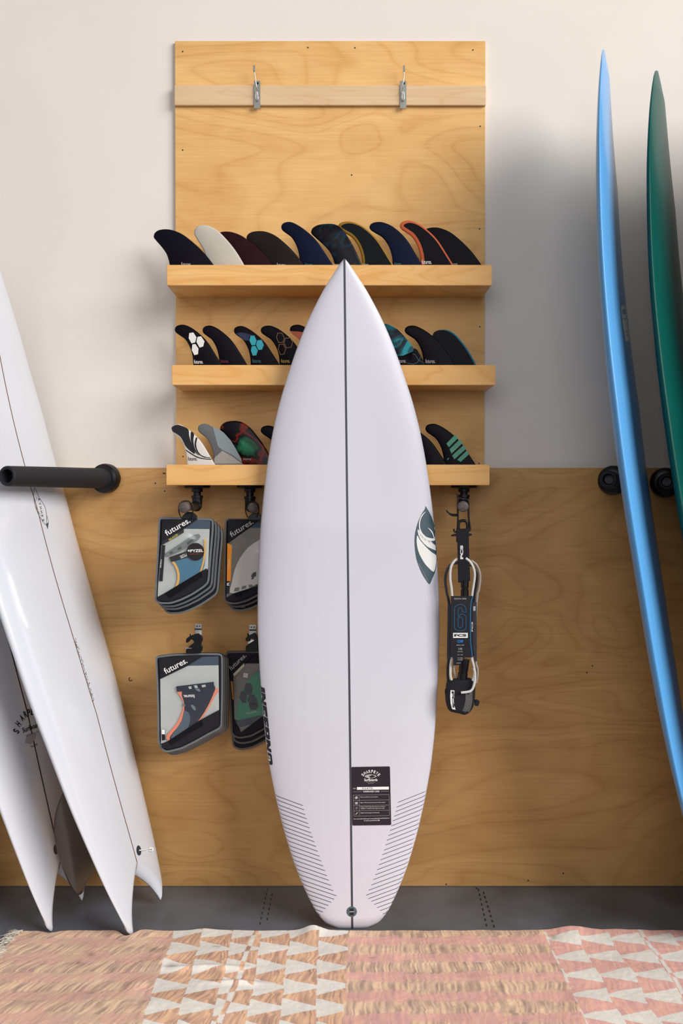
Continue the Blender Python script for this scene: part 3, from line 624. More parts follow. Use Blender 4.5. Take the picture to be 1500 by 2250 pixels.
# blue and green boards on the right
SKL=[0,.01,.03,.08,.2,.35,.5,.62,.75,.87,.94,.97,.985,.994,.998,1]; WKL=np.array([.05,.25,.36,.52,.76,.92,.99,1,.94,.75,.52,.37,.25,.15,.08,.005])
def longb(p,label,mt):
    hwm,L,nr,tr=p[5:9]
    return surfboard('surfboard',frame(p),L,SKL,WKL*hwm,lambda f:tr*np.clip((.35-f)/.35,0,1)**2+nr*np.clip((f-.45)/.55,0,1)**2.2,
      lambda f:.062*np.interp(f,[0,.1,.3,.6,.85,.97,1],[.25,.5,.9,1,.68,.3,.05]),lambda av:0*av,mt,label,nt=240,dome=True)
M_bb=mat('board_blue',(94,164,222),.28,coat=.22,spec=.25); M_gb=mat('board_green',(6,78,70),.38,coat=.08,spec=.15,noise=.15,nscale=3)
BB=longb([0.9242,0.3309,0.1519,0.0461,0.3362,0.2699,2.3297,0.1237,0.0632],'tall sky-blue surfboard seen rail-on at the right',M_bb)
BG=longb([1.0925,0.3651,0.1683,0.0621,0.4503,0.271,2.2755,0.1261,0.0638],'dark green surfboard at the right edge behind the blue one',M_gb)
BP=longb([1.255,0.39,0.16,0.05,0.40,0.27,2.25,0.12,0.06],'charcoal surfboard beyond the dark green board, outside the picture',mat('board_charcoal',(52,50,58),.3,coat=.5))  # unseen board, added to shade the wall and darken the green deck's reflection
for bx_,lb_,cl_ in ((1.60,'white longboard third from the right end of the unseen boards',(200,200,204)),(1.78,'sand coloured longboard near the right end of the unseen boards',(180,160,130)),(1.96,'dark red longboard at the right end of the unseen boards',(90,30,34))):  # unseen longboards added to block more of the light from the right
    longb([bx_,0.40,0.15,0.05,0.40,0.29,2.3,0.12,0.06],lb_,mat('board_'+str(cl_[0]),cl_,.3,coat=.5))
BQ=longb([1.43,0.40,0.15,0.05,0.40,0.27,2.3,0.12,0.06],'unseen brown-grey surfboard added right of the charcoal one',mat('board_taupe',(96,84,80),.3,coat=.5))  # also unseen, added to the row for its shade on the wall
SB=Surf(BB.o)
st_=decal('price_sticker',[(1363,673),(1373,672),(1378,710),(1384,748),(1373,751),(1367,712)],SB,M_wprint,BB.o,.0008,grid=3)
decal('print_patch',[(1365.5,680),(1372,679),(1373,690),(1367,691)],SB,M_gprint,st_,.0012)
multi('print_lines',[[(1367,700),(1373,699.4),(1373.2,701),(1367.2,701.6)],[(1371,728),(1377,727.4),(1377.2,729),(1371.2,729.6)],[(1372,736),(1378,735.4),(1378.2,737),(1372.2,737.6)]],SB,M_gprint,st_,.0012)
# ------------------------------------------------------------------ rack arms
def rack(end_px,dx,label,r0=.0285,r1=.0250,we=.47):
    E=PW(end_px[0],end_px[1],we); S=np.array([E[0]+dx,-WT,E[2]]); t=(E-S)/np.linalg.norm(E-S); L=np.linalg.norm(E-S)
    o=empty('rack_arm',S,label,'rack arm','padded board rack arms')
    lathe('base_disc',S-[0,.0003,0],S-[0,1,0],[(0,0),(0,.030),(.010,.029),(.012,0)],M_plast,o,28)
    lathe('wall_flange',S,E,[(.0155,0),(.0155,.042),(.030,.043),(.040,.041),(.044,.034),(.044,.02)],M_plast,o,32)
    lathe('foam_sleeve',S,E,[(.040,.02),(.042,r0),(L*.25,r0*.99),(L*.6,(r0+r1)/2*1.01),(L-.004,r1),(L,r1-.003),(L-.001,r1-.008),(L-.06,r1-.009)],M_foamb,o,32)
    lathe('pipe',S,E,[(.018,.012),(L-.035,.012),(L-.035,0)],M_iron,o,20)
    return o
rack((14,1046),.148,'padded black rack arm in front of the leftmost white boards')
rack((1336,1053),.092,'padded black rack arm touching the blue surfboard',r0=.0245,r1=.0225,we=.30)
rack((1465,1058),.088,'padded black rack arm behind the green surfboard',r0=.0245,r1=.0225,we=.30)
rack((-190,1046),.148,'padded black rack arm beyond the left picture edge') if 0 else None
# ------------------------------------------------------------------ pipe hooks under the bottom shelf
BZ=PW(700,1066,SD)[2]
def pipehook(px,capx,capy,wb,we,label):
    x=PW(px,1070,wb)[0]; o=empty('pipe_hook',(x,-wb,BZ),label,'pipe hook','black iron pipe hooks under the bottom ledge')
    top=np.array([x,-wb,BZ-.0002]); dn=top-[0,0,1]
    lathe('flange',top,dn,[(0,0),(0,.0375),(.006,.0375),(.008,.034),(.009,.016),(.018,.0155),(.019,.0125)],M_iron,o,32)
    zc_=PW(capx,capy,we)[2]; E=PW(capx,capy,we); K=np.array([x,-wb,zc_])
    lathe('pipe_nipple',top-[0,0,.015],dn,[(0,.0105),(top[2]-.015-zc_-.016,.0105)],M_iron,o,20)
    d=(E-K)/np.linalg.norm(E-K)
    tube('elbow',[K+[0,0,.026],K+[0,0,.010],K+d*.004+[0,0,.001],K+d*.012,K+d*.026],.0145,M_iron,o,20,5)
    lathe('collar',K+[0,0,.030],K,[(0,.0),(0,.0165),(.007,.0165),(.008,.014)],M_iron,o,24)
    lathe('pipe_arm',K,E,[(.015,.0105),(np.linalg.norm(E-K)-.01,.0105)],M_iron,o,20)
    L=np.linalg.norm(E-K); lathe('pipe_cap',K,E,[(L-.022,.0115),(L-.020,.0145),(L-.004,.0145),(L-.001,.013),(L,.011),(L,.0)],M_capm,o,24)
    return o,K,E
H1,K1,E1=pipehook(433,404,1115,.10,.345,'left black iron pipe hook holding the pyzel fin pouches' if 0 else 'leftmost black iron pipe hook under the bottom ledge')
H2,K2,E2=pipehook(549,556,1115,.09,.165,'middle black iron pipe hook half behind the white board')
H3,K3,E3=pipehook(1019,1017,1113,.10,.318,'right black iron pipe hook carrying the coiled leash')
# ------------------------------------------------------------------ fin pouches
def chaikin(px,n):
    px=[np.array(p,float) for p in px]
    for _ in range(n):
        q=[]
        for i in range(len(px)):
            a,b=px[i],px[(i+1)%len(px)]; L=np.linalg.norm(b-a); t=min(.25,4/L); q+=[a+(b-a)*t,b+(a-b)*t]
        px=q
    return [tuple(p) for p in px]
def pouch_base(px,wd,label,group,bind=M_bind,th=3,bw=.0052,thick=.010):
    px=chaikin(px,2); c=np.mean(px,0); pl=Plane(PW(c[0],c[1],wd)[0],wd,math.radians(th))
    o=empty('fin_pouch',pl(*px[0]),label,'fin pouch',group)
    plate('pouch_body',px,pl,M_fab,o,0,thick)
    n=pl.n; pts=[pl(*q,-thick/2) for q in px]+[pl(*px[0],-thick/2)]
    # flat binding tape round the edge
    P=np.array(px,float); inn=[tuple(q) for q in inset2(px,bw*FPX/(CD-wd))]
    V=[pl(*q,.0016) for q in px]+[pl(*q,.0016) for q in inn]+[pl(*q,-thick-.0008) for q in px]+[pl(*q,.0002) for q in inn]
    m=len(px); Fc=[]
    for i in range(m):
        j=(i+1)%m; Fc+=[(i,j,m+j,m+i),(2*m+i,2*m+j,j,i),(m+i,m+j,3*m+j,3*m+i)]
    mk('binding',V,Fc,bind,o)
    return o,pl
def rear(px,wd,dx,dy,label,group,bind=M_bind,th=3):
    return pouch_base([(a+dx,b+dy) for a,b in px],wd,label,group,bind,th)
def hanger(o,c,wd,mt=M_plast,top=None,size=1):
    # moulded plastic hanger clip above a pouch: c = top centre of the pouch (px)
    pl=Plane(PW(c[0],c[1],wd)[0],wd,.05); s=size
    plate('hanger_clip',[(c[0]-16*s,c[1]+4),(c[0]-15*s,c[1]-3),(c[0]-6*s,c[1]-12),(c[0]+8*s,c[1]-12),(c[0]+17*s,c[1]-4),(c[0]+18*s,c[1]+4)],pl,mt,o,-.002,.006,.0012)
z=Z(320,1060,5.357)
o1=z((150,408),(860,402),(838,500),(812,700),(790,900),(765,1150),(745,1200),(700,1238),(560,1325),(424,1390),(300,1432),(170,1432),(120,1405),(103,1365),(112,1180),(128,900),(143,600))
o1=z((150,408),(500,412),(800,425),(800,560),(778,800),(762,1000),(752,1140),(735,1195),(690,1235),(560,1322),(424,1390),(300,1432),(170,1432),(120,1405),(103,1365),(112,1180),(128,900),(143,600))
g1='grey-bound fin pouches on the left pipe hook'
for i,(dx,dy,wd,lab) in enumerate(((20,22,.20,'rearmost grey-bound fin pouch on the left pipe hook, lowest edge showing'),(13,13,.235,'third grey-bound fin pouch from the front on the left pipe hook'),(7,7,.27,'second grey-bound fin pouch, directly behind the blue-fin pouch'))):
    o,pl=rear(o1,wd,dx,dy,lab,g1,th=4+i)
    decal('grey_front',[(a+dx,b+dy) for a,b in inset2(o1,7)],pl,M_cardb,o,.0004)
    decal('black_panel',[(a+dx,b+dy) for a,b in z((190,430),(760,450),(735,1180),(700,1225),(560,1300),(300,1400),(150,1395))],pl,M_fab,o,.0008)
def ring_hanger(o,K,E,w_,down):
    t=(w_+K[1])/(K[1]-E[1]) if abs(K[1]-E[1])>1e-6 else 0; c=K+(E-K)*t
    pts=[np.array([c[0]-.012,-w_,c[2]-down]),np.array([c[0]-.0175,-w_,c[2]-.014])]+[np.array([c[0]+.0185*math.cos(g),-w_,c[2]+.0165*math.sin(g)]) for g in np.linspace(math.pi,0,6)]+[np.array([c[0]+.0175,-w_,c[2]-.014]),np.array([c[0]+.012,-w_,c[2]-down])]
    tube('hanger_loop',pts,.0016,M_plast,o,8)
o,pl=pouch_base(o1,.305,'grey-bound fin pouch with a yellow-edged blue fin, foremost on its hook',g1,th=2)
hanger(o,(415,1137),.312); A=K1; 
ring_hanger(o,K1,E1,.313,.028)
decal('card_insert',z((190,700),(455,545),(752,548),(735,1010),(700,1060),(560,1180),(300,1360),(200,1330),(140,1350),(150,1150)),pl,M_card,o,.0006)
decal('slate_band',z((440,545),(600,440),(762,452),(758,548)),pl,M_slatef,o,.0014)
M_fb=mat('inner_fin_blue',(72,124,150),.35,noise=.08,nscale=25); M_fy=mat('inner_fin_yellow',(238,180,84),.35)
f_=plate('inner_fin',z((300,935),(480,885),(700,880),(690,980),(650,1080),(590,1180),(420,1290),(300,1362),(350,1260),(388,1140),(375,1030)),pl,M_fb,o,.0042,.003)
decal('yellow_edge',stroke(smooth(z((318,935),(350,975),(380,1050),(385,1140),(355,1240),(298,1350)),4,False),5),pl,M_fy,f_,.0048); decal('yellow_edge',stroke(smooth(z((700,660),(697,800),(680,930),(640,1070),(595,1175)),4,False),3.6),pl,M_fy,f_,.0048)
tb=plate('fin_base_tab',z((230,835),(560,620),(625,605),(645,635),(620,670),(420,800),(265,872),(240,868)),pl,mat('base_tab_grey',(120,126,124),.4),o,.0046,.003)
multi('tab_slot',[z((280,825),(310,805),(325,830),(295,845)),z((375,775),(410,750),(425,775),(390,800)),z((480,705),(550,665),(560,690),(495,735))],pl,mat('slot_grey',(80,84,84),.5),tb,.0052)
decal('dark_label',z((275,880),(480,810),(500,880),(350,925),(300,935)),pl,M_black,o,.0052); text('lettering','PYZEL',z((475,830),(400,868),(405,900),(485,868)),pl,M_wprint,o,.0056,.02)
cs=[(585+103*math.cos(g),815+104*math.sin(g)) for g in np.linspace(0,2*math.pi,29)[:-1]]
ci=decal('round_sticker',z(*cs),pl,mat('sticker_black',(24,14,18),.3),o,.0075)
text('lettering','PYZEL',z((525,822),(678,818),(676,785),(523,790)),pl,M_wprint,ci,.0079,.03); text('small_lettering','SURFBOARDS',z((510,848),(640,845),(640,836),(510,839)),pl,P_or,ci,.0079,0)
star=[(507+(18 if k%2==0 else 7)*math.sin(k*math.pi/5),804-(18 if k%2==0 else 7)*math.cos(k*math.pi/5)) for k in range(10)]; decal('star_print',z(*star),pl,M_wprint,ci,.0079)
decal('vinyl_window',z((190,700),(455,545),(752,548),(730,1010),(560,1180),(300,1370),(140,1350)),pl,M_vinyl,o,.0068)
decal('black_band',z((192,432),(610,436),(600,440),(448,545),(448,590),(185,740)),pl,M_fab,o,.0060)
text('lettering','futures.',z((248,632),(530,468),(496,408),(215,572)),pl,M_wprint,o,.0066,.012)
text('lettering','BALANCER',z((280,685),(382,622),(372,603),(268,665)),pl,mat('print_lemon',(224,206,60),.5),o,.0066,.015)
decal('side_strip',z((190,735),(230,740),(198,1165),(155,1160)),pl,M_black,o,.0070); text('lettering','LARGE',z((190,910),(180,1005),(166,1003),(176,908)),pl,M_wprint,o,.0074,.01)
decal('black_chevron',z((135,1350),(220,1305),(277,1372),(672,1110),(652,1045),(720,1010),(716,1180),(560,1285),(300,1398),(150,1392)),pl,M_fab,o,.0072)
# second stack
g2='brown-bound fin pouches on the middle pipe hook'
o2=z((930,425),(1300,430),(1500,440),(1500,1140),(1485,1215),(1300,1350),(1180,1410),(1060,1438),(980,1432),(935,1405),(915,1370),(920,1000),(922,700))
o,pl=rear(o2,.080,12,15,'rear fin pouch behind the white-fin pouch on the middle hook',g2,M_bind,2); 
decal('grey_patch',z((1110,1440),(1170,1435),(1170,1470),(1120,1475)),pl,M_cardb,o,.0008)
o,pl=rear(o2,.104,6,7,'middle fin pouch behind the white-fin pouch on the middle hook',g2,M_bindb,2)
o,pl=pouch_base(o2,.128,'brown-bound fin pouch with a white fin and orange strip',g2,M_bindb,2)
hanger(o,(560,1139),.140)
ring_hanger(o,K2,E2,.140,.028)
decal('card_insert',z((965,720),(1230,530),(1460,530),(1450,1150),(1300,1230),(1070,1370),(1030,1310),(950,1350)),pl,M_cardb,o,.0006)
decal('slate_band',z((1210,540),(1320,460),(1470,460),(1470,535)),pl,M_slatef,o,.0012)
f_=plate('inner_fin',smooth(z((1460,640),(1330,680),(1200,770),(1110,890),(1045,1030),(1012,1180),(990,1300),(1130,1290),(1300,1200),(1450,1120)),2),pl,mat('inner_fin_white',(214,210,204),.35),o,.0042,.003)
multi('fin_slot',[z((1050,1240),(1105,1235),(1095,1275),(1038,1283)),z((1135,1222),(1185,1212),(1180,1245),(1125,1258)),z((1210,1208),(1250,1200),(1265,1225),(1215,1240))],pl,M_cardb,f_,.0047)
decal('swirl_print',z((1300,1050),(1260,1065),(1240,1100),(1250,1125),(1235,1140),(1265,1140),(1280,1110),(1300,1105)),pl,M_black,f_,.0047)
decal('vinyl_window',z((965,720),(1230,530),(1460,530),(1450,1150),(1300,1230),(1070,1370),(950,1350)),pl,M_vinyl,o,.0068)
decal('black_band',z((972,432),(1400,440),(1330,445),(1205,540),(965,715)),pl,M_fab,o,.0060)
text('lettering','futures.',z((1008,648),(1272,482),(1240,425),(980,588)),pl,M_gprint,o,.0066,.012)
decal('orange_strip',z((960,715),(1015,740),(1000,1160),(955,1160)),pl,mat('strip_orange',(246,150,26),.5),o,.0070); text('lettering','MEDIUM',z((985,905),(980,1010),(972,1010),(977,905)),pl,M_wprint,o,.0074)
decal('side_strip',z((953,1165),(990,1170),(978,1310),(945,1310)),pl,M_black,o,.0070); text('lettering','R',z((985,1215),(985,1172),(954,1170),(954,1213)),pl,M_wprint,o,.0074,.02)
decal('black_chevron',z((945,1360),(1030,1308),(1072,1368),(1290,1225),(1460,1100),(1460,1190),(1290,1310),(1060,1400),(960,1392)),pl,M_fab,o,.0072)
# lower stacks
def bracket(cx,y0,y1,wd,label):
    o=empty('wall_bracket',PW(cx,y1,WT),label,'bracket','bright metal brackets on the low plywood')
    A=PW(cx-7.5,y0,.016);B=PW(cx+7.5,y1,.016); box('back_plate',A[0],B[0],-.016,-WT-.0003,B[2]-.006,A[2],M_chrome,o,.0006)
    A=PW(cx-7.5,y0+10,.0166);B=PW(cx+7.5,y0+13,.0166); box('dark_groove',A[0],B[0],-.0166,-.0161,B[2],A[2],M_iron,o,0)
    A=PW(cx-7,y0+14,.02);B=PW(cx+7,y0+30,.02); m=(A[0]+B[0])/2
    box('arm_plate',m-.0085,m+.0085,-wd,-.0162,B[2]-.004,B[2]-.001,M_chrome,o,.0006)
    for dx in (-3,3):
        c=PW(cx+dx,y0+5,.0162); lathe('screw',c,c-[0,1,0],[(0,.0022),(.001,.002),(.0012,0)],M_iron,o,10)
    return o
bracket(435.5,1371,1392,.20,'bright metal bracket above the salmon-fin pouch'); bracket(555,1373,1394,.09,'bright metal bracket half behind the white board')
def hookclip(o,pts,wd,th=.006): 
    pl=Plane(PW(pts[0][0],pts[0][1],wd)[0],wd,.05); return plate('hook_clip',pts,pl,M_plast,o,.004,th,.0015)
zk=Z(320,1360,5)
o3=zk((105,410),(300,385),(600,375),(830,378),(850,420),(850,800),(842,1180),(810,1215),(700,1270),(560,1350),(400,1430),(240,1470),(185,1450),(145,1400),(132,1340),(128,1000),(118,700))
g3='fin pouches on the lower left bracket'
for i,(dx,dy,wd,lab) in enumerate(((12,6,.118,'rearmost pouch behind the salmon-fin pouch, furthest right'),(8,4,.142,'third pouch from the front behind the salmon-fin pouch'),(4,2,.166,'second pouch directly behind the salmon-fin pouch'))):
    o,pl=rear(o3,wd,dx,dy,lab,g3,M_bindb,2+i)
o,pl=pouch_base(o3,.19,'grey-bound fin pouch with a salmon-edged dark fin',g3,M_bind,2)
hookclip(o,zk((440,340),(490,290),(530,260),(520,235),(495,225),(478,250),(450,265),(437,250),(447,215),(480,190),(482,165),(492,168),(495,185),(540,165),(580,160),(615,185),(628,220),(612,260),(610,285),(625,305),(620,340),(600,378),(440,382)),.195)
decal('card_insert',zk((160,660),(460,515),(800,508),(805,1000),(640,1165),(280,1390),(235,1350),(168,1400)),pl,M_card,o,.0006)
decal('slate_band',zk((455,515),(620,415),(800,410),(800,508)),pl,M_slatef,o,.0012)
M_sal=mat('inner_fin_salmon',(238,142,112),.35); M_dk=mat('inner_fin_dark',(38,40,54),.3,noise=.2,nscale=40); M_ds=mat('inner_fin_slate',(84,98,110),.35)
f_=plate('inner_fin',smooth(zk((350,810),(385,800),(790,760),(750,860),(690,980),(600,1120),(480,1260),(340,1350),(270,1365),(225,1300),(270,1230),(350,1130),(405,1000),(408,900)),2),pl,M_sal,o,.0042,.003)
decal('dark_face',smooth(zk((400,790),(600,760),(760,735),(740,830),(680,960),(600,1090),(500,1210),(400,1300),(300,1330),(262,1310),(300,1250),(380,1150),(425,1020),(418,900)),2),pl,M_dk,f_,.0048)
decal('slate_patch',smooth(zk((420,1010),(470,1030),(490,1100),(470,1180),(420,1290),(330,1325),(275,1305),(330,1220),(400,1110)),2),pl,M_ds,f_,.0052)
for pp in (((495,945),(530,950),(550,985),(545,1008),(515,985)),((525,730),(560,740),(598,780),(590,800),(545,775)),((400,935),(430,940),(435,958),(410,955))): decal('slate_patch',smooth(zk(*pp),2),pl,mat('patch_pale',(110,124,134),.35),f_,.0053)
plate('fin_base_tab',zk((335,742),(745,692),(750,735),(345,800)),pl,M_dk,o,.0056,.003)
multi('tab_slot',[zk((465,745),(500,738),(505,765),(480,772)),zk((528,732),(560,728),(575,755),(545,762)),zk((612,728),(655,720),(660,745),(620,752))],pl,M_card,f_,.0060)
text('lettering','futures.',zk((537,830),(412,835),(415,873),(540,868)),pl,M_wprint,f_,.0058,.025)
decal('vinyl_window',zk((160,660),(460,515),(800,508),(805,1000),(640,1165),(280,1390),(168,1400)),pl,M_vinyl,o,.0068)
multi('sheen_print',[],pl,M_card,o) if 0 else None
decal('black_band',zk((148,430),(640,400),(590,430),(460,515),(160,660)),pl,M_fab,o,.0060); text('lettering','futures.',zk((222,608),(462,480),(435,418),(188,548)),pl,M_wprint,o,.0066,.012)
decal('black_chevron',zk((168,1370),(238,1345),(280,1388),(637,1165),(608,1105),(803,1000),(806,1150),(770,1190),(560,1310),(400,1395),(240,1432),(180,1415)),pl,M_fab,o,.0072)
decal('side_strip',zk((172,1210),(212,1215),(214,1330),(178,1335)),pl,M_black,o,.0072); decal('size_label',zk((175,1213),(210,1218),(210,1268),(177,1265)),pl,M_wprint,o,.0076)
g4='fin pouches on the lower right bracket'
o4=zk((872,358),(1100,352),(1400,360),(1400,1150),(1290,1225),(1160,1295),(1040,1318),(970,1300),(935,1262),(925,1000),(905,700))
o,pl=rear([(a,b) for a,b in o4],.034,3,25,'rear pouch below the green-fin pouch with a red corner',g4,M_bindb,2); decal('red_corner',zk((1060,1310),(1130,1310),(1100,1355)),pl,mat('print_coral',(214,96,84),.5),o,.0008)
o,pl=rear(o4,.058,4,12,'middle pouch behind the green-fin pouch',g4,M_bindb,2)
o,pl=pouch_base(o4,.082,'fin pouch with a green hexagon fin, half behind the white board',g4,M_bindb,2)
hookclip(o,zk((1095,340),(1100,300),(1160,255),(1190,240),(1180,215),(1150,215),(1148,245),(1120,245),(1095,240),(1095,215),(1115,190),(1112,160),(1122,160),(1135,180),(1200,150),(1230,200),(1235,350),(1110,362)),.087)
decal('card_insert',zk((960,640),(1080,490),(1360,490),(1360,1100),(1280,1180),(1040,1245),(1000,1110),(975,1100)),pl,M_cardb,o,.0006)
f_=plate('inner_fin',smooth(zk((1340,560),(1220,585),(1120,680),(1050,820),(1010,960),(998,1110),(1130,1090),(1260,1055),(1350,1000)),2),pl,mat('inner_fin_green',(30,130,92),.35,noise=.1,nscale=20),o,.0042,.003)
hexs=[((1100,705),(1150,705),(1180,760),(1160,830),(1110,835),(1082,780)),((1050,790),(1080,790),(1112,840),(1105,920),(1060,925),(1030,860)),((1135,835),(1190,830),(1225,890),(1205,945),(1150,945),(1115,890)),((1130,935),(1190,950),(1225,905),(1240,960),(1215,1000),(1150,1000))]
multi('hexagon_print',[zk(*h) for h in hexs],pl,M_black,f_,.0047); text('lettering','futures.',zk((1110,1052),(1222,1022),(1217,995),(1105,1025)),pl,M_gprint,f_,.0047,.01)
plate('fin_base_tab',zk((1000,1115),(1250,1060),(1280,1080),(1260,1130),(1040,1190),(1005,1170)),pl,M_dk,o,.0042,.003)
decal('vinyl_window',zk((960,640),(1080,490),(1360,490),(1360,1100),(1040,1245),(975,1100)),pl,M_vinyl,o,.0068)
decal('black_band',zk((905,385),(1200,372),(1200,380),(1085,490),(945,660),(935,640)),pl,M_fab,o,.0060); text('lettering','futures.',zk((938,572),(1108,410),(1080,370),(908,528)),pl,M_gprint,o,.0066,.012)
decal('price_label',zk((960,605),(1080,485),(1085,520),(970,635)),pl,mat('label_cream',(196,190,160),.6),o,.0070); decal('price_label',zk((1075,592),(1125,598),(1120,648),(1068,640)),pl,mat('label_pink',(206,194,196),.6),o,.0072)
decal('orange_edge',zk((932,680),(955,690),(965,890),(950,880)),pl,mat('strip_ochre',(176,118,30),.5),o,.0072)
decal('black_chevron',zk((975,1200),(1020,1175),(1045,1245),(1280,1070),(1360,1060),(1360,1130),(1280,1190),(1140,1265),(1040,1282),(985,1265)),pl,M_fab,o,.0072)
# ------------------------------------------------------------------ leash on the right hook
zu=Z(940,1060,8.33); zd=Z(940,1300,7.76)
wl=.285; LE_=empty('surf_leash',PW(1018,1570,wl),'coiled surf leash with white cord and black cuff on the right pipe hook','leash')
T=lambda pts,w0=wl,zf=zu:[PW(a,b,w0) for a,b in zf(*pts)]
tube('loop_string',T([(660,320),(560,300),(545,480),(548,650),(540,860)]),.0024,M_plast,LE_,8); tube('loop_string',T([(660,320),(735,330),(738,480),(745,650),(765,800),(770,880)]),.0024,M_plast,LE_,8)
tube('loop_string',T([(525,200),(540,260),(550,330)]),.0022,M_plast,LE_,8); tube('string_end',T([(335,510),(390,570),(450,595),(530,600)]),[.0022,.0022,.0036,.0036],M_plast,LE_,8)
tube('rubber_ring',T([(560,850),(560,760),(590,710),(680,705),(720,760),(720,850)]),.0038,M_plast,LE_,8); tube('rubber_ring',T([(480,850),(475,880),(500,905),(540,890)]),.0025,M_plast,LE_,8)
plL=Plane(PW(1020,1200,wl)[0],wl,.05)
rs=plate('rail_saver',zu((520,850),(760,845),(790,870),(745,920),(748,935),(805,940),(800,970),(748,985),(755,1300),(775,1800),(600,1840),(555,1830),(545,1300),(540,1100),(520,1095),(520,985),(425,990),(435,960),(520,935)),plL,M_fab,LE_,.006,.012,.0015)
text('lettering','FCS',zu((645,1405),(640,1150),(590,1150),(590,1405)),plL,M_wprint,rs,.0064,.05)
lathe('swivel',PW(1021,1275,wl),PW(1020,1325,wl),[(0,.0),(0,.0105),(.018,.0105),(.020,.009),(.024,.009),(.026,.0105),(.06,.0105)],M_plast,LE_,20)
M_cord=mat('white_cord',(214,212,206),.3,coat=.4); M_cordg=mat('grey_cord',(168,160,150),.3,coat=.4); M_cordb=mat('black_cord',(22,18,22),.3,coat=.3)
def cord(up,dn,r,mt,wd): # upper part in upper zoom coords, lower part in lower zoom coords
    tube('cord',[PW(a,b,wd) for a,b in list(zu(*up))+list(zd(*dn))],r,mt,LE_,12)
cord([(560,1395),(490,1430),(420,1550),(405,1750),(430,1950)],[(410,80),(425,400),(425,800),(410,1115),(385,1250),(385,1450),(430,1560)],.0035,M_cord,wl-.002)
cord([(690,1385),(770,1450),(830,1560),(855,1700),(830,1900)],[(750,80),(740,400),(735,800),(745,1115),(785,1300),(770,1480),(690,1620),(560,1690)],.0034,M_cord,wl+.006)
cord([(790,1430),(880,1500),(940,1620),(955,1760),(930,1960)],[(840,60),(815,400),(810,800),(815,1190),(845,1330),(835,1480),(815,1560)],.0032,M_cordg,wl-.010)
cord([(550,1470),(430,1500),(350,1600),(315,1780),(340,2000)],[(330,60),(360,250),(360,800),(350,1150),(335,1300),(340,1500),(370,1580)],.0036,M_cordb,wl-.008)
cord([(770,1500),(860,1590),(895,1700),(880,1900)],[(790,60),(770,400),(770,900),(790,1100)],.0034,M_cordb,wl-.006)
tube('cord',T([(780,1300),(800,1400),(790,1560),(730,1690),(560,1722)],wl+.024,zd),.0034,M_cord,LE_,12)
tube('cord',T([(440,1250),(445,1350),(470,1450),(500,1520)],wl-.006,zd),.0030,M_cordg,LE_,12)
# header card
pl=Plane(PW(1014,1380,wl)[0],wl,.03)
pk=plate('header_card',zd((390,75),(770,75),(770,600),(768,1118),(625,1125),(525,1255),(430,1255),(430,1118),(385,1118),(385,600)),pl,mat('card_navy_black',(12,9,20),.4),LE_,.0115,.0012)
decal('card_flap',zd((765,175),(830,175),(832,1190),(790,1190),(765,900)),pl,mat('card_side',(42,36,44),.5),LE_,.002); decal('flap_label',zd((765,248),(812,250),(808,328),(765,325)),pl,M_gprint,LE_,.0025)
text('lettering','FCS',zd((764,680),(764,515),(742,515),(742,680)),pl,M_wprint,pk,.012,.02)
decal('card_flap',zd((335,215),(390,215),(390,1150),(320,1150)),pl,mat('card_side',(42,36,44)),LE_,.001)
P_bl=mat('print_azure',(20,118,168),.4)
strip('blue_edge',zd((767,78),(738,160),(724,300),(720,600),(724,850),(757,1118)),1.6,pl,P_bl,pk,.0122)
strip('blue_edge',zd((352,225),(350,600),(345,1000)),.6,pl,mat('print_deep_blue',(24,60,110),.4),LE_,.0016)
def ring6(px,wv): 
    q=inset2(px,wv); n=len(px); return [[tuple(px[i]),tuple(px[(i+1)%n]),tuple(q[(i+1)%n]),tuple(q[i])] for i in range(n)]
six=zd((650,348),(650,300),(635,255),(600,225),(550,215),(500,225),(465,255),(450,310),(450,590),(465,640),(500,665),(550,672),(600,665),(640,640),(652,590),(652,450),(635,405),(600,382),(560,378),(530,410),(517,410),(517,320),(525,290),(550,278),(575,290),(583,320),(583,348))
hole=zd((550,435),(575,445),(585,480),(585,570),(575,600),(550,612),(525,600),(515,570),(515,480),(525,445))
multi('number_six',ring6(smooth(six,3),.75)+ring6(smooth(hole,3),-.75),pl,P_bl,pk,.0122)
text('lettering','ESSENTIAL SERIES',zd((447,132),(655,132),(655,110),(447,110)),pl,M_gprint,pk,.0122)
fb=decal('fcs_badge',zd((427,703),(678,702),(678,788),(428,790)),pl,M_wprint,pk,.0122); text('lettering','FCS',zd((448,768),(655,766),(655,722),(448,724)),pl,M_black,fb,.0126,.05)
text('lettering','COMP',zd((497,870),(600,870),(600,825),(497,825)),pl,mat('print_bright_blue',(30,130,214),.4),pk,.0122,.03)
text('small_lettering','SMALL SURF',zd((485,920),(617,920),(617,903),(485,903)),pl,M_gprint,pk,.0122); text('small_lettering','3-4ft',zd((517,993),(583,993),(583,955),(517,955)),pl,M_gprint,pk,.0122,.01)
for s,y in (('SURF SIZE',1030),('6FT 1.8M',1085),('5.5 MM',1140),('CORD',1170),('WARRANTY',1225)): text('small_lettering',s,zd((505,y),(592,y),(592,y-16),(505,y-16)) if y<1200 else zd((483,y),(565,y),(565,y-14),(483,y-14)),pl,M_gprint,pk,.0122)
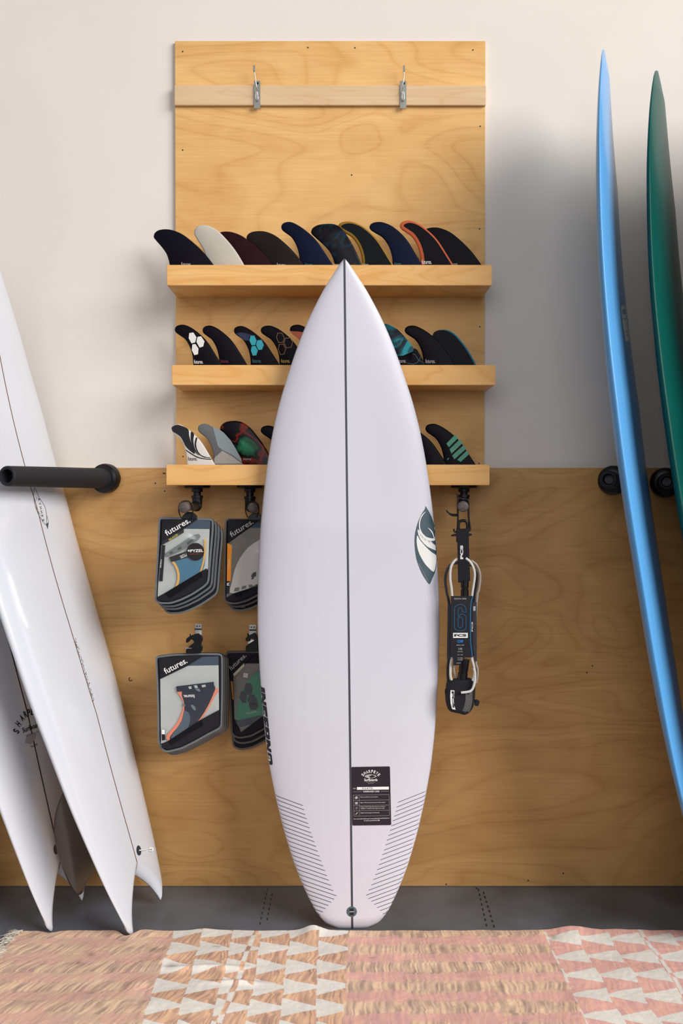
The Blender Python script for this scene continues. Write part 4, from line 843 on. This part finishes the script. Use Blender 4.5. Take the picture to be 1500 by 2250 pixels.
# lower cord sleeve and cuff
lathe('cord_sleeve',PW(1021,1448,wl),PW(1014,1500,wl+.001),[(0,.0),(0,.0125),(.03,.0125),(.032,.0115),(.036,.0115),(.038,.0130),(.062,.0130),(.062,0)],M_plast,LE_,20)
plc=Plane(PW(1012,1530,wl)[0],wl,-.05)
cf=plate('ankle_cuff',smooth(zd((350,1560),(430,1530),(520,1500),(700,1495),(790,1530),(815,1620),(815,1750),(805,1880),(780,1980),(730,2060),(640,2115),(540,2090),(440,2070),(370,2040),(330,1930),(318,1780),(330,1660)),2),plc,M_fab,LE_,.016,.036,.009)
for p in (zd((295,1670),(350,1660),(350,1780),(320,1785),(292,1745)),zd((800,1850),(840,1845),(885,1875),(855,1955),(800,1945))): plate('pull_tab',p,plc,M_fab,LE_,.004,.008,.001)
lb=decal('cuff_label',zd((385,1680),(450,1685),(445,1800),(450,1930),(468,2015),(410,2000),(385,1900),(378,1780)),plc,M_wprint,cf,.0165); text('lettering','FCS',zd((402,1700),(420,1985),(455,1985),(440,1700)),plc,M_black,lb,.017,.05)
hp=[]
for i in range(4):
    for j in range(13):
        cx=655+i*29-(j-4)**2*.9*(1 if j>4 else .1)*(.85); cy=1700+j*27+(13 if i%2 else 0)
        if cy<1745 and i<2: continue
        h=[(cx+15*math.cos(g),cy+13*math.sin(g)) for g in [k*math.pi/3 for k in range(6)]]; hp+=ring6(zd(*h),.32)
multi('mesh_print',hp,plc,M_gprint,cf,.0165)
# ------------------------------------------------------------------ rug
def rug():
    x0,x1=-.845,.90; NX,NY=1250,400; X=np.linspace(x0,x1,NX); W=np.concatenate([np.linspace(0,1,NY)])**1.25; Yw=.318+W*.80
    gx,gw=np.meshgrid(X,Yw)
    def vn(x,y,s,seed):
        r=np.random.RandomState(seed); G=r.rand(64,64); u=x*s+100; v=y*s+100; i=np.floor(u).astype(int); j=np.floor(v).astype(int); fu=u-i; fv=v-j; fu=fu*fu*(3-2*fu); fv=fv*fv*(3-2*fv)
        g=lambda a,b:G[a%64,b%64]; return (g(i,j)*(1-fu)+g(i+1,j)*fu)*(1-fv)+(g(i,j+1)*(1-fu)+g(i+1,j+1)*fu)*fv-.5
    xe=gx+.010*vn(gx,gw,9,1)+.006*vn(gx,gw,22,2); we=gw+.010*vn(gx,gw,8,3)+.005*vn(gx,gw,25,4)
    # edge waviness
    edge=np.clip(1-(gw-.318)/.10,0,1)
    hump=lambda c,s,h:h*np.exp(-((gx-c)/s)**2)
    eh=hump(-.075,.028,.014)+hump(-.36,.03,.005)+hump(.605,.055,.012)+hump(-.53,.03,.006)+hump(.72,.03,.004)
    z=.0065+eh*edge**1.5+.007*np.clip(vn(gx*1.0,gw,7,5)+.1,0,1)*np.clip((gw-.33)/.1,0,1)+.0022*vn(gx,gw,22,6)+.0008*vn(gx,gw,90,7)
    for (cx,cw,sx,sw,h) in ((-.34,.53,.10,.012,.009),(-.245,.60,.06,.010,.007),(-.45,.50,.03,.03,.008),(-.47,.62,.03,.04,.008)):
        z+=h*np.exp(-((gx-cx)/sx)**2-((gw-cw)/sw)**2)
    z=np.maximum(z,.003)
    yy=gw+.040*hump(-.552,.026,1)*edge+.014*hump(-.76,.022,1)*edge+.004*vn(gx,0*gx,14,8)*edge
    # woven pattern
    per=.0955; row=(we-.328)/per; fr=row-np.floor(row); d=np.minimum(fr,1-fr)*2     # 0 at white row centre, 1 at ground row centre
    white=np.array(lin((240,234,224)));tan=np.array(lin((225,182,152)));pink=np.array(lin((236,184,170)));tan2=np.array(lin((227,193,166)))
    def saw(x,p,o=0): q=(x+o)/p; return q-np.floor(q)
    C=np.zeros(gx.shape+(3,))
    wB=(.86-.72*saw(xe,.0757,-.020)); mB=d<wB*1.0
    brk=(np.abs(xe+.222+(gw-.3)*.09)<.006); mB=np.where(brk,~mB,mB)
    wD=(.15+.62*saw(xe,.080,-.532)); mD=(np.minimum((fr+.55)%1,1-(fr+.55)%1)*2)<wD
    brk2=np.abs(xe-.78)<.005; mD=np.where(brk2,~mD,mD)
    wC=(.75-.35*saw(xe,.20,.05)); mC=d<wC
    wA=(.72-.30*saw(xe,.24,.1)); mA=d<wA
    zA=xe<-.434+.01*vn(gw,gx,5,9); zB=(~zA)&(gx<.020-.03*(gw-.3)+.006*vn(gw,0*gx,12,19)); zC=(~zA)&(~zB)&(gx<.526+.004*vn(gw,gw,20,11)); zD=(~zA)&(~zB)&(~zC)
    bA=np.clip((wA-d)*3+.5+3.6*vn(xe,we,24,22),0,1)[...,None]; bC=np.clip((wC-d)*6+.5+.9*vn(xe,we,60,24),0,1)[...,None]; pA=pink*.55+tan2*.43
    C[zA]=(tan2*bA+pA*(1-bA))[zA]; C[zB]=np.where(mB[zB][:,None],white,tan); C[zC]=(tan2*bC+pink*(1-bC))[zC]; C[zD]=np.where(mD[zD][:,None],white,pink*1.02)
    # first band along the edge in B is white, in A and D pink
    # abrash streaks running across the rug
    rid=np.floor(row*2+.5+.25*vn(xe,we,6,21)); 
    sh=xe+(we-.3)*np.where(gx<-.3,.45,.06)+.006*np.sin(rid*12.9)+.0022*np.sin(we*75+rid*3+xe*9)
    st=vn(sh,we*.10,260,12)*2.0+vn(sh,we*.14,120,13)*.6+vn(xe,we,40,23)*.5
    isw=(zB&mB)|(zD&mD); ispk=(zD&~mD)|(zA&~mA)|(zC&~mC)
    amp=np.where(isw,.04,np.where(ispk,.14,.36)); C*=(1+amp*st)[...,None]
    C[...,2]*=(1-np.where(isw,.02,.10)*st*1.0)
    C*=(1+.14*vn(gx,gw,12,14)+.08*vn(gx,gw,320,15))[...,None]
    C=C*(1-.45*np.clip(np.exp(-((gx+.445)/.006)**2)*(vn(gw,gw,16,16)+.2),0,1))[...,None]
    for (cx,cw,s) in ((-.62,.455,.010),(-.47,.43,.013),(-.41,.52,.013),(-.64,.50,.008),(.545,.36,.01)): C*=(1-.4*np.exp(-((gx-cx)/s)**2-((gw-cw)/(s*1.3))**2))[...,None]
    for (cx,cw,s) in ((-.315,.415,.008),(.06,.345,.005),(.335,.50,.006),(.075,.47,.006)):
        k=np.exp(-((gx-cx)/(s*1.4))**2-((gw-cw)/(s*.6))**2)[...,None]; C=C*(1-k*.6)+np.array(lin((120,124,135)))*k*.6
    C=np.clip(C,0,1)
    V=np.stack([gx+.004*vn(gw,gw,20,17)*(gx<-.8),-yy,z],-1).reshape(-1,3)
    idx=np.arange(NX*NY).reshape(NY,NX); q=np.stack([idx[:-1,:-1],idx[1:,:-1],idx[1:,1:],idx[:-1,1:]],-1).reshape(-1,4)
    # skirts to the floor
    E=np.concatenate([idx[0,:],idx[:,-1][1:],idx[-1,::-1][1:],idx[::-1,0][1:]]); sv=V[E].copy(); sv[:,2]=.0004; k0=len(V); ne=len(E)
    V2=np.concatenate([V,sv]); sk_=np.stack([E[:-1],E[1:],k0+np.arange(1,ne),k0+np.arange(ne-1)],-1)
    q=np.concatenate([q,sk_])
    me=bpy.data.meshes.new('rug'); me.vertices.add(len(V2)); me.vertices.foreach_set('co',V2.ravel()); me.loops.add(q.size); me.loops.foreach_set('vertex_index',q.ravel().astype(np.int32))
    me.polygons.add(len(q)); me.polygons.foreach_set('loop_start',np.arange(0,q.size,4,dtype=np.int32)); me.update(calc_edges=True)
    me.polygons.foreach_set('use_smooth',np.ones(len(q),bool))
    ca=me.color_attributes.new('weave','FLOAT_COLOR','POINT'); CC=np.concatenate([C.reshape(-1,3),C.reshape(-1,3)[E]]); ca.data.foreach_set('color',np.concatenate([CC,np.ones((len(CC),1))],1).ravel().astype(np.float32))
    m=bpy.data.materials.new('kilim_weave'); m.use_nodes=True; nt=m.node_tree; b=nt.nodes['Principled BSDF']; b.inputs['Roughness'].default_value=.95; b.inputs['Specular IOR Level'].default_value=.1
    at=nt.nodes.new('ShaderNodeAttribute'); at.attribute_name='weave'; nt.links.new(at.outputs['Color'],b.inputs['Base Color'])
    tc=nt.nodes.new('ShaderNodeTexCoord'); n=nt.nodes.new('ShaderNodeTexNoise'); n.inputs['Scale'].default_value=600; mp=nt.nodes.new('ShaderNodeMapping'); mp.inputs['Scale'].default_value=(1,.45,1)
    bp=nt.nodes.new('ShaderNodeBump'); bp.inputs['Strength'].default_value=.3; bp.inputs['Distance'].default_value=.002
    nt.links.new(tc.outputs['Object'],mp.inputs[0]); nt.links.new(mp.outputs[0],n.inputs['Vector']); nt.links.new(n.outputs['Fac'],bp.inputs['Height']); nt.links.new(bp.outputs['Normal'],b.inputs['Normal'])
    o=link('rug',me,None,m); tag(o,'faded pink, tan and white flat-woven kilim rug on the concrete','rug'); return o
RG=rug()
M_fr=mat('fringe_wool',(222,214,198),.9)
V=[];Fc=[]
for i in range(620):
    w0=.325+rng.rand()*.72; L=.02+.035*rng.rand(); ang=rng.uniform(-.9,.7); x=-.842+rng.uniform(-.002,.012); z0=.006+.006*rng.rand(); r=.0011
    P=[np.array([x-L*t*math.cos(ang*(.4+t)),-(w0+L*t*math.sin(ang*(.4+t))),max(.0015,z0*(1-t)+.006*math.sin(t*3)*rng.rand())]) for t in (0,.25,.5,.75,1)]
    k0=len(V)
    for j,p in enumerate(P):
        rr_=r*(1-.5*j/4); V+=[p+[0,rr_,0],p+[0,-rr_*.6,rr_],p+[0,-rr_*.6,-rr_*.8]]
        if j:
            for q in range(3): a=k0+3*(j-1); Fc.append((a+q,a+(q+1)%3,a+3+(q+1)%3,a+3+q))
fr=mk('fringe',V,Fc,M_fr,RG); fr['kind']='stuff'
# set every empty's origin at its thing, keeping the parts in place
bpy.context.view_layer.update()
for o in EMP.values():
    loc=Vector(o['_o']); del o['_o']
    for c in o.children: c.location=c.location-loc
    o.location=loc
